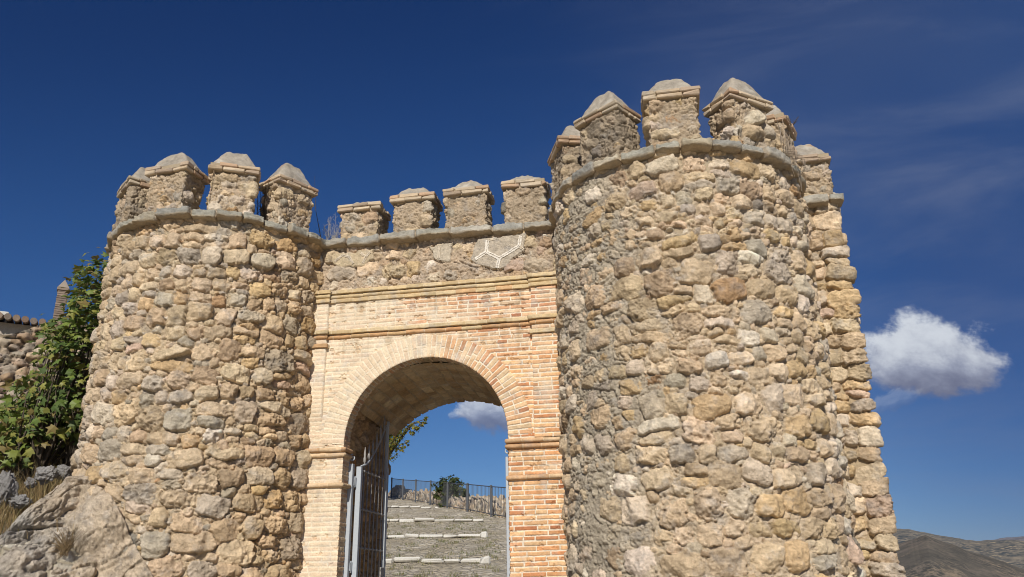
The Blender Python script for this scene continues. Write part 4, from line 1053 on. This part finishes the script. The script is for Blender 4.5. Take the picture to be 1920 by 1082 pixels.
for (x, y) in ((176, 484), (170, 500), (190, 492), (155, 505), (146, 530)):
    p = at_d(x, y + 5, 13.2)
    for k in range(4): items.append((p + np.array((rng.gauss(0, .05), rng.gauss(0, .05), rng.gauss(0, .05))), rng.uniform(.09, .16), (0, -.4, .3)))
leaves(mbl, items, 'fig', rng, [(.16, .21, .042), (.115, .17, .038), (.20, .23, .052), (.08, .125, .035), (.25, .25, .06), (.13, .175, .05), (.22, .17, .06)])
mbs.build('stems', M_WOOD, figr, smooth=True); mbl.build('foliage', M_LEAF, figr)

def tree(name, label, cat, base, blobs, nleaf, size, cols, seed, kind='oval', trunk=None, group=None):
    rng = random.Random(seed); root = thing(name, label, cat, tuple(base), group); mbl = MB(); mbs = MB(); items = []
    base = np.array(base, float); top = np.mean([b[0] for b in blobs], axis=0)
    if trunk: mbs.tube([base - (0, 0, .2), base * .6 + top * .4 + (0.05, 0, 0), top], [trunk, trunk * .75, trunk * .35], 8)
    tot = sum(b[1] ** 2 for b in blobs)
    for (c, r) in blobs:
        c = np.array(c, float); k = int(nleaf * r * r / tot); nc = max(5, k // 14)
        mbs.tube([base * .35 + top * .65, (top + c) / 2 + np.array((0, 0, .1)), c], [(trunk or .03) * .4, (trunk or .03) * .25, .012], 6)
        for i in range(nc):
            d = np.array((rng.gauss(0, 1), rng.gauss(0, 1), rng.gauss(0, 1))); d /= np.linalg.norm(d); q = c + d * r * rng.uniform(.45, 1.0) * np.array((1, 1, .85))
            if rng.random() < .35: mbs.tube([c, (c + q) / 2 + (0, 0, .03), q], [.014, .01, .004], 5)
            for j in range(14): items.append((q + np.array((rng.gauss(0, 1), rng.gauss(0, 1), rng.gauss(0, .8))) * r * .15, size * rng.uniform(.7, 1.3), d))
    leaves(mbl, items, kind, rng, cols)
    mbs.build('trunk', M_WOOD, root, smooth=True); mbl.build('crown', M_LEAF, root)
    return root
# bush behind the fence
bc = at_d(845, 925, 47.5); bb = bc.copy(); bb[2] = tz(bb[0], bb[1]) 
bl = [(at_d(x, y, 47.5 + dz), r) for (x, y, r, dz) in ((832, 912, .50, 0), (850, 905, .52, .3), (862, 920, .55, -.2), (826, 928, .42, .2), (845, 928, .6, 0), (874, 938, .42, .1), (862, 945, .5, 0), (838, 945, .5, .3))]
tree('round_bush', 'rounded green bush behind the dark railing at the top of the ramp', 'bush', (bc[0], bc[1], bc[2] - 1.7), bl, 2600, .14, [(.06, .085, .025), (.09, .11, .03), (.045, .065, .02), (.12, .12, .035)], 31, kind='fig', trunk=.06)
# yellowing tree behind the passage
bl = [(at_d(x, y, 56 + dz), r * 2.2) for (x, y, r, dz) in ((776, 803, .22, 0), (788, 792, .15, .2), (760, 832, .13, .1), (752, 800, .30, 0), (750, 842, .14, -.1), (735, 810, .4, .2), (715, 770, .7, 0), (720, 840, .5, 0), (690, 800, .8, .3), (800, 785, .07, 0))]
tb = at_d(690, 1000, 56.3); tb[2] = tz(tb[0], tb[1])
tree('yellowing_tree', 'tree with yellow and green autumn leaves peeping past the passage wall', 'tree', tuple(tb), bl, 6500, .17, [(.30, .24, .03), (.22, .21, .035), (.13, .16, .03), (.10, .13, .03), (.36, .26, .03)], 37, trunk=.2)

# straw: dry grass and weeds
def blades(mb, p, n, h, rng, spread=.12, cols=((.40, .30, .15), (.34, .25, .12), (.46, .36, .20)), w=.004, lean=.35):
    for k in range(n):
        b = np.array(p) + np.array((rng.gauss(0, spread), rng.gauss(0, spread), 0)); a = rng.uniform(0, 6.28); hh = h * rng.uniform(.5, 1.2); l = hh * lean * rng.uniform(.2, 1.3)
        d = np.array((math.cos(a), math.sin(a), 0)); s_ = np.array((-math.sin(a + 1), math.cos(a + 1), 0)) * w
        m = b + d * l * .3 + np.array((0, 0, hh * .6)); t = b + d * l + np.array((0, 0, hh))
        mb.add([b - s_, b + s_, m + s_ * .7, m - s_ * .7, t], [(0, 1, 2, 3), (3, 2, 4)], tuple(np.array(rng.choice(cols)) * rng.uniform(.75, 1.2)))
mb = MB(); rng = random.Random(44)
for k in range(1700):
    x, y = (rng.uniform(-60, 235) if k < 900 else rng.uniform(-420, -40)), rng.uniform(765, 1015); az_d = rng.uniform(11.0, 15.5)
    d = ray(x, y); e = np.array((d[0], d[1])) / math.hypot(d[0], d[1]); q = CAM[:2] + e * az_d
    if math.hypot(q[0] - CL[0], q[1] - CL[1]) < 1.75: continue
    blades(mb, (q[0], q[1], tz(*q) - .03), 13, rng.uniform(.14, .36) * (1.5 if x > 40 and y < 880 else 1), rng, .13, w=.0045, cols=((.33, .24, .11), (.26, .18, .08), (.40, .31, .16), (.20, .14, .07), (.17, .15, .06)))
o = mb.build('dry_grass', M_STRAW); o['kind'] = 'stuff'
mb = MB()
for k in range(260):
    u = rng.uniform(17, 40); v = rng.uniform(-.085, .05) * u; x, y = uv_xy(u, v)
    blades(mb, (x, y, tz(x, y)), 16, rng.uniform(.05, .13), rng, .08, w=.006, cols=((.12, .15, .05), (.2, .19, .08), (.3, .25, .13)), lean=.7)
o = mb.build('grass_tufts', M_STRAW); o['kind'] = 'stuff'
# tall straw on the wall head between tower and gateway
g0 = np.array(at(612, 462, .25)); g0[2] = ZR + .12
st_ = thing('dry_weeds', 'pale dry grass stalks on the wall head beside the left tower', 'dry grass', tuple(g0))
mb = MB(); rng = random.Random(9)
for k in range(40):
    b = g0 + np.array((rng.uniform(-.12, .22), rng.uniform(-.1, .2), -.02)); h = rng.uniform(.18, .55); a = np.array((rng.uniform(-.16, .22), rng.uniform(-.1, .1), h))
    mb.tube([b, b + a * .5 + (0.01, 0, 0), b + a], [.0028, .002, .0012], 4, (.50, .45, .36))
    for j in range(5):
        f = .55 + .09 * j; q = b + a * f; mb.tube([q, q + np.array((rng.uniform(-.05, .06), 0, rng.uniform(.01, .05)))], [.0014, .0024], 4, (.55, .49, .38))
mb.build('stalks', M_STRAW, st_)
mb = MB(); b = np.array(at(603, 455, .1)); tp = np.array(at(590, 330, .1)); mb.tube([b, b * .5 + tp * .5 + (-.04, 0, 0), tp], [.005, .004, .0018], 5, (.16, .12, .08)); mb.build('stem', M_WOOD, st_)
# twiggy shrub in the embrasure of the left tower
tw = np.array((-5.10, -.62, ZR + .1)); tr_ = thing('twiggy_shrub', 'bare twiggy shrub in the gap between left tower merlons', 'shrub', tuple(tw))
mb = MB(); rng = random.Random(15)
for k in range(16):
    p = tw + np.array((rng.uniform(-.06, .06), rng.uniform(-.06, .06), 0)); d = np.array((rng.uniform(-.12, .12), rng.uniform(-.12, .12), rng.uniform(.25, .72)))
    pts = [p, p + d * .5 + (rng.uniform(-.03, .03), 0, 0), p + d]; mb.tube(pts, [.006, .004, .0018], 5, (.15, .11, .08))
    for j in range(6):
        f = rng.uniform(.3, 1); q = p + d * f; mb.tube([q, q + np.array((rng.uniform(-.1, .1), rng.uniform(-.08, .08), rng.uniform(.02, .12)))], [.003, .0012], 4, (.17, .13, .09))
mb.build('twigs', M_WOOD, tr_)
wd = np.array(at(1487, 232, -.05)); tr_ = thing('small_weed', 'tiny dry weed sprouting from a cap on the right tower', 'weed', tuple(wd))
mb = MB()
for k in range(11):
    d = np.array((rng.uniform(-.06, .09), rng.uniform(-.05, .05), rng.uniform(.03, .11))); mb.tube([wd - (.04, 0, .06), wd + d * .5, wd + d], [.003, .0025, .0015], 4, (.10, .09, .07))
mb.build('stems', M_WOOD, tr_)
# dead roots hanging on the right tower
vr = np.array((CR[0] + 1.66 * math.sin(R_(58)), CR[1] - 1.66 * math.cos(R_(58)), ZR + .1)); dv = thing('dead_creeper', 'withered grey creeper stems hanging from right tower string course', 'creeper', tuple(vr))
mb = MB(); rng = random.Random(21)
for k in range(15):
    an = R_(rng.uniform(50, 64)); z = ZR + rng.uniform(.1, .65); pts = []; rad = 1.60 if z > ZR + .12 else 1.74
    n = rng.randint(5, 11)
    for j in range(n):
        rad = 1.60 if z > ZR + .14 else (1.735 if z > ZR - .02 else 1.655)
        pts.append((CR[0] + rad * math.sin(an), CR[1] - rad * math.cos(an), z)); an += R_(rng.uniform(-1.1, 1.1)); z -= rng.uniform(.05, .085)
    mb.tube(pts, [.0045 - .003 * j / n for j in range(n)], 5, tuple(np.array((.36, .29, .22)) * rng.uniform(.6, 1.3)))
mb.build('stems', M_STRAW, dv)

# ================================================================== ROCK OUTCROP, BOULDERS, LEFT BACKGROUND
f_ = np.array((-.629, .777)); r_ = np.array((.777, .629))
l = np.concatenate([np.linspace(-4.5, -1.3, 60)[:-1], np.linspace(-1.3, 2.2, 380)]); t_ = np.linspace(0, 1, 330)
LL, TT = np.meshgrid(l, t_, indexing='ij')
zc = np.interp(l, [-4.5, -2, -1.1, -.48, -.2, .1, .28, .5, .8, 1.15, 1.6, 2.2], [-1.0, -.6, -.1, .64, 1.02, 1.40, 1.42, 1.22, .72, .15, -.5, -.9])
dtow = 11.70 - np.sqrt(np.maximum(2.43 - (l - 1.74) ** 2, .0))
dc = np.where(l < .17, np.interp(l, [-4.5, -.6, .17], [10.6, 10.85, 11.15]), np.minimum(11.15, dtow - .01))
z = -1.5; tf = np.clip(TT / .7, 0, 1); tb_ = np.clip((TT - .7) / .3, 0, 1)
z = -1.5 + (zc[:, None] + 1.5) * np.sin(tf * math.pi / 2) ** .9 - .35 * tb_
slope = lerp(.95, .16, sst(LL, .0, .9))
D = dc[:, None] - slope * (1 - tf) * (.4 + .6 * (zc[:, None] + 1.5) / 3) + tb_ * .9
x = CAM[0] + f_[0] * D + r_[0] * LL; y = CAM[1] + f_[1] * D + r_[1] * LL
qs = LL * .86 + z * .5; qz = z * .86 - LL * .5                             # bedding planes rise to the right
def ridged(a_, b_, c_, seed, octv):
    w = 1.0; s_ = 0; am = 1.0; f = 1.0
    for o in range(octv):
        n_ = (1 - np.abs(vn3(a_ * f + 5.1 * o, b_ * f, c_ * f - 3.3 * o, seed + o))) ** 2 * w
        s_ = s_ + n_ * am; w = np.clip(n_ * 1.6, 0, 1); am *= .52; f *= 2.1
    return s_
rg = ridged(qs * 1.0, qz * 2.0, y * .9, 61, 6); n3_ = fbm3(x * 1.2, y * 1.2, z * 1.2, 11, 2)
fr2 = fbm3(qs * 1.6, qz * 4.5, x, 43, 3); ck2 = np.clip(.035 - np.abs(fr2), 0, 1) / .035; fr3 = fbm3(qs * .7, qz * 2.4, x * .5, 47, 2); ck3 = np.clip(.03 - np.abs(fr3), 0, 1) / .03
disp = .16 * n3_ - .10 * ck3 - .19 * (rg - .9) * lerp(1., .45, sst(LL, .1, .8)) + .018 * vn3(x * 24, y * 24, z * 24, 14) + .014 * vn3(x * 50, y * 50, z * 50, 15) - .05 * np.clip(fbm3(x * 9, y * 9, z * 9, 17, 3) - .22, 0, 1) - .045 * ck2 + .02 * sst(LL, .2, .6)
x = x - f_[0] * disp; y = y - f_[1] * disp; z = z + .25 * disp
n1 = fbm3(x * 2, y * 2, z * 2, 21, 3); n2 = fbm3(x * 9, y * 9, z * 9, 22, 3)
c = lerp(np.array((.44, .355, .26), np.float32), np.array((.31, .29, .26), np.float32), sst(-LL + .8 * n1, -.6, .6)[..., None]) * (1 + .25 * n1 + .22 * n2)[..., None]
c = lerp(c, np.array((.44, .34, .22), np.float32), (sst(n1 + .5 * n2, .15, .5) * .4)[..., None]); c = c * (1.08 - .25 * np.clip(rg - .7, 0, 1) + .20 * vn3(x * 28, y * 28, z * 28, 24) + .14 * vn3(x * 60, y * 60, z * 60, 25))[..., None]
o = gridmesh('rock_outcrop', np.stack([x, y, z], -1).astype(np.float32), np.clip(c, .05, .6).astype(np.float32), M_ROCK, None, flip=True); o['kind'] = 'structure'

rng = random.Random(66); dp = at_d(118, 1035, 10.62); dsr = thing('dry_shrub', 'small withered brown shrub growing from the rock outcrop', 'shrub', tuple(dp))
mb = MB()
for k in range(70):
    a = rng.uniform(0, 6.28); d_ = np.array((math.cos(a) * rng.uniform(.05, .26), -abs(rng.uniform(.0, .12)), rng.uniform(-.02, .26))); b_ = dp + np.array((rng.uniform(-.05, .05), .03, rng.uniform(-.05, .05)))
    mb.tube([b_, b_ + d_ * .5 + np.array((0, 0, .03)), b_ + d_], [.0035, .0025, .0012], 4, tuple(np.array((.24, .17, .09)) * rng.uniform(.6, 1.4)))
mb.build('twigs', M_STRAW, dsr)
def boulder(p, size, seed, label):
    k = 48; u = np.linspace(0, 2 * math.pi, k * 2 + 1); v = np.linspace(0, math.pi, k)
    U, V = np.meshgrid(u, v, indexing='ij'); d = np.stack([np.cos(U) * np.sin(V), np.sin(U) * np.sin(V), np.cos(V)], -1)
    r = 1 + .45 * fbm3(d[..., 0] * 1.5 + seed, d[..., 1] * 1.5, d[..., 2] * 1.5, seed, 3) + .45 * (np.abs(fbm3(d[..., 0] * 2.5 + seed, d[..., 1] * 2.5, d[..., 2] * 2.5, seed + 4, 4, .6)) - .2) + .12 * vn3(d[..., 0] * 6 + seed, d[..., 1] * 6, d[..., 2] * 6, seed + 1) + .05 * vn3(d[..., 0] * 15, d[..., 1] * 15, d[..., 2] * 15, seed + 2)
    P = np.array(p) + d * r[..., None] * np.array(size)
    g_ = np.array((.24, .23, .22), np.float32) * (1 + .25 * fbm3(P[..., 0] * 5, P[..., 1] * 5, P[..., 2] * 5, 3, 3))[..., None]
    o = gridmesh('boulder', (P).astype(np.float32), g_.astype(np.float32), M_ROCK, None, flip=True)
    tag(o, label, 'rock', 'grey rocks on the dry slope')
for i, (px, py, dd, sz, lab) in enumerate(((12, 915, 11.6, (.11, .10, .18), 'upright grey rock at the left picture edge in dry grass'),
        (38, 940, 11.4, (.13, .1, .07), 'flat grey rock in front of the upright rock in dry grass'),
        (85, 890, 12.0, (.13, .1, .1), 'grey rock on the slope halfway between upright rock and tower'),
        (118, 886, 12.1, (.11, .1, .09), 'grey rock at the left tower foot behind the outcrop'),
        (58, 905, 12.0, (.07, .07, .06), 'small grey rock between two larger rocks in dry grass'))):
    p = at_d(px, py, dd); boulder(p, sz, 60 + i * 5, lab)

# retaining wall on the slope
s = np.arange(-5.5, 2.6, .03); t_ = np.linspace(0, 1, 130)
w0 = at_d(60, 760, 19.0); wd_ = np.array((r_[0], r_[1]))
S, T_ = np.meshgrid(s, t_, indexing='ij')
zk = [at_d(px_, py_, 19.4) for px_, py_ in ((0, 622), (35, 613), (61, 605), (130, 600))]
zt = np.interp(s, [-5.5] + [(k_[:2] - w0[:2]) @ wd_ for k_ in zk] + [3], [4.6] + [k_[2] for k_ in zk] + [zk[-1][2]]) + .07 * vn2(s * 3, s * 0, 3) + .06 * vn2(s * 8, s * 0, 4)
zb = 2.6
Z = zb + (zt[:, None] - zb) * np.minimum(T_ / .85, 1); back = np.clip((T_ - .85) / .15, 0, 1)
H, C = rubble(S, Z + back, 501, .01 + 0 * S, [('grey', 44), ('pale', 18), ('tan', 10), ('pink', 4), ('brown', 8), ('dark', 8)], rowh=(.12, .27), hs=(.06, .16), mcol=(.24, .185, .14), tone=np.array((.78, .76, .75), np.float32))
D = (Z - zb) * .22 + back * 1.2 - H * 1.4
fz2 = np.array((-.629, .777))
o = gridmesh('retaining_wall', np.stack([w0[0] + wd_[0] * S + fz2[0] * D, w0[1] + wd_[1] * S + fz2[1] * D, Z + H * back], -1).astype(np.float32), C.astype(np.float32), M_RUB, None, flip=True)
tag(o, 'grey rubble retaining wall on the slope behind the fig bush', 'wall')
# house with a white window and a tiled eave above it
hd = 24.0
hp = at_d(20, 600, hd); hs_ = thing('house', 'house corner with white window frame and tiled eave above the retaining wall', 'house', (hp[0], hp[1], hp[2] - 3))
def hbox(mb, px0, px1, z0, z1, dd0, dd1, col=(1, 1, 1), bev=.01):
    a = at_d(px0, 600, hd); b = at_d(px1, 600, hd); L0 = (a[:2] - CAM[:2]) @ r_; L1 = (b[:2] - CAM[:2]) @ r_; D0 = (a[:2] - CAM[:2]) @ f_
    c = CAM[:2] + f_ * (D0 + (dd0 + dd1) / 2) + r_ * (L0 + L1) / 2
    mb.box((c[0], c[1], (z0 + z1) / 2), ((L1 - L0) / 2, abs(dd1 - dd0) / 2, (z1 - z0) / 2), [[r_[0], f_[0], 0], [r_[1], f_[1], 0], [0, 0, 1]], col, bev=bev)
zb2 = at_d(8, 606, hd)[2]
mb = MB(); hbox(mb, -260, 96, zb2 - 3.2, zb2 - .02, .25, 4, (.40, .35, .28)); mb.build('wall', M_CAP, hs_)
mb = MB(); hbox(mb, -34, -30, zb2 - .40, zb2 + .26, .02, .3); hbox(mb, 9, 14, zb2 - .40, zb2 + .30, .02, .3); hbox(mb, -34, 14, zb2 + .20, zb2 + .30, .0, .35); hbox(mb, -36, 16, zb2 - .45, zb2 - .38, -.04, .3); wf = mb.build('window', M_PAINT, hs_)
mb = MB(); hbox(mb, -30, 10, zb2 - .40, zb2 + .22, .12, .16); mb.build('pane', simple('dark_window', (.03, .035, .04), rough=.15, var=.1), wf)
mb = MB(); rng = random.Random(8)
a = at_d(-260, 600, hd); b = at_d(98, 600, hd); L0 = (a[:2] - CAM[:2]) @ r_; L1 = (b[:2] - CAM[:2]) @ r_; D0 = (a[:2] - CAM[:2]) @ f_
Lq = L0
while Lq < L1:
    zz_ = zb2 + .24 - .10 * (Lq - L0) / (L1 - L0) * 1.5 + rng.uniform(-.01, .01)
    pts = [CAM[:2] + f_ * (D0 + dd) + r_ * Lq for dd in (-.14, .5, 3.5)]
    col = tuple(np.array(rng.choice([(.22, .15, .11), (.27, .19, .14), (.2, .16, .13), (.3, .22, .16)])) * rng.uniform(.8, 1.15))
    mb.tube([(pts[0][0], pts[0][1], zz_ - .10), (pts[1][0], pts[1][1], zz_ + .02), (pts[2][0], pts[2][1], zz_ + .45)], .085, 9, col); Lq += .195
hbox(mb, 14, 96, zb2 - .02, zb2 + .02, .0, 3.2, (.12, .09, .07)); mb.build('roof', M_BRK, hs_)
# pillar with a pyramid cap
pp = at_d(108, 600, 27.0); pl = thing('capped_pillar', 'slim brick pillar with pyramid cap rising behind the fig bush', 'pillar', (pp[0], pp[1], pp[2] - 2.5))
pz0 = at_d(115, 541, 27.0)[2]; hw2 = .135
Rz = [[r_[0], f_[0], 0], [r_[1], f_[1], 0], [0, 0, 1]]
mb = MB(); rng = random.Random(4); zq = pp[2] - 2.5
while zq < pz0 - .1:
    hh = .035; c_ = np.array((.26, .20, .155)) * rng.uniform(.75, 1.2); mb.box((pp[0], pp[1], zq + hh), (hw2 + rng.uniform(-.006, .006), hw2 + rng.uniform(-.006, .006), hh - .004), Rz, tuple(c_), bev=.006); zq += hh * 2
mb.build('shaft', M_BRK, pl)
mb = MB(); mb.box((pp[0], pp[1], pz0 - .05), (hw2 + .03, hw2 + .03, .045), Rz, (.27, .21, .16), bev=.01)
cs = [np.array((pp[0], pp[1], pz0)) + np.array(Rz) @ np.array((a * (hw2 + .02), b * (hw2 + .02), 0)) for a, b in ((-1, -1), (1, -1), (1, 1), (-1, 1))]
mb.add(cs + [np.array((pp[0], pp[1], pz0 + .30))], [(0, 1, 4), (1, 2, 4), (2, 3, 4), (3, 0, 4)], (.30, .25, .2)); mb.build('cap', M_BRK, pl)

# ================================================================== DISTANT HILLS
def hill_mat(name, base, dark, scale, lo, hi, patch):
    m = bpy.data.materials.new(name); m.use_nodes = True; t = NT(m.node_tree)
    P = t.n('ShaderNodeTexCoord').outputs['Object']
    n = t.noise(P, .0065, 8, .7); n2 = t.noise(P, .03, 6, .75)
    c = t.mix(t.smooth(n, .42, .60), (*base, 1), (*patch, 1))
    c = t.mix(t.math('MULTIPLY', t.smooth(t.noise(P, .010, 8, .7), .55, .62), .8), c, (base[0] * 1.7, base[1] * 1.6, base[2] * 1.4, 1))
    for sc_, am in ((scale, 1.0), (scale * 2.3, .8)):
        v = t.n('ShaderNodeTexVoronoi', feature='F1'); t.put(v.inputs['Vector'], P); v.inputs['Scale'].default_value = sc_
        dots = t.math('MULTIPLY', t.smooth(v.outputs['Distance'], .50, .30), t.smooth(t.noise(P, .007, 6, .7), lo, hi))
        c = t.mix(t.math('MULTIPLY', dots, am), c, (*dark, 1))
    c = t.mix(t.math('MULTIPLY', t.smooth(n2, .4, .62), .5), c, (*dark, 1))
    p = t.n('ShaderNodeBsdfPrincipled', i={'Base Color': c}); p.inputs['Roughness'].default_value = 1; p.inputs['Specular IOR Level'].default_value = 0
    t.n('ShaderNodeOutputMaterial', i={0: p.outputs[0]}); return m
def hill(name, azs, tans, d0, d1, seed, mat, amp):
    a = np.concatenate([np.linspace(4, 12, 40)[:-1], np.linspace(12, 24, 520)[:-1], np.linspace(24, 44, 60)]); b = np.linspace(0, 1.25, 150)
    A, B = np.meshgrid(np.radians(a), b, indexing='ij')
    crest = np.interp(a, azs, tans); kk = np.exp(-np.linspace(-2, 2, 9) ** 2); crest = np.convolve(np.pad(crest, 4, mode='edge'), kk / kk.sum(), 'valid'); crest = crest + amp * fbm2(a * 1.4, a * 0, seed, 4)
    D = d0 + (d1 - d0) * B
    zc = crest[:, None] * d1; zb = -150
    f = np.where(B <= 1, np.sin(np.clip(B, 0, 1) * math.pi / 2) ** 1.1, 1 - (B - 1) * 1.2)
    x = D * np.sin(A); y = -10 + D * np.cos(A)
    z = zb + (zc - zb) * f + amp * d1 * (2.2 * fbm2(x * .0022, y * .0022, seed + 3, 5) - 1.8 * np.abs(fbm2(x * .004, y * .0035, seed + 7, 4))) * np.clip(np.sin(np.clip(B, 0, 1) * math.pi) + .15, 0, 1)
    o = gridmesh(name, np.stack([x, y, z], -1).astype(np.float32), None, mat); o['kind'] = 'structure'
hill('hills', [4, 10, 12, 13, 14.2, 15.61, 16.6, 17.85, 20.35, 24, 44], [.01, .02, .03, .037, .0435, .0505, .043, .0325, .0141, .0, -.01], 1300, 2600, 3, hill_mat('scrub_hill', (.17, .14, .11), (.06, .058, .05), .055, .42, .62, (.115, .10, .08)), .0016)
hill('hills', [4, 12, 14.03, 14.8, 16, 17.2, 18.24, 19, 20.7, 26, 44], [.04, .055, .0566, .056, .0505, .0455, .0423, .0425, .041, .03, .03], 2600, 4800, 9, hill_mat('wooded_hill', (.27, .225, .165), (.045, .055, .06), .030, .36, .5, (.19, .165, .125)), .0010)
hill('hills', [4, 17, 18.6, 19.5, 20.7, 22, 44], [.02, .03, .0415, .0440, .0447, .044, .03], 5000, 7600, 15, hill_mat('far_ridge', (.21, .19, .20), (.10, .10, .12), .02, .4, .6, (.11, .10, .11)), .0008)

# ================================================================== AIR
hz = bpy.data.materials.new('haze_air'); hz.use_nodes = True; t = NT(hz.node_tree)
pv = t.n('ShaderNodeVolumePrincipled'); pv.inputs['Color'].default_value = (.80, .87, 1, 1); pv.inputs['Density'].default_value = HAZE
o_ = t.n('ShaderNodeOutputMaterial'); t.nt.links.new(pv.outputs[0], o_.inputs['Volume'])
mb = MB(); mb.box((0, 0, 110), (17000, 17000, 330)); 
ho = mb.build('haze', hz); ho['kind'] = 'stuff'
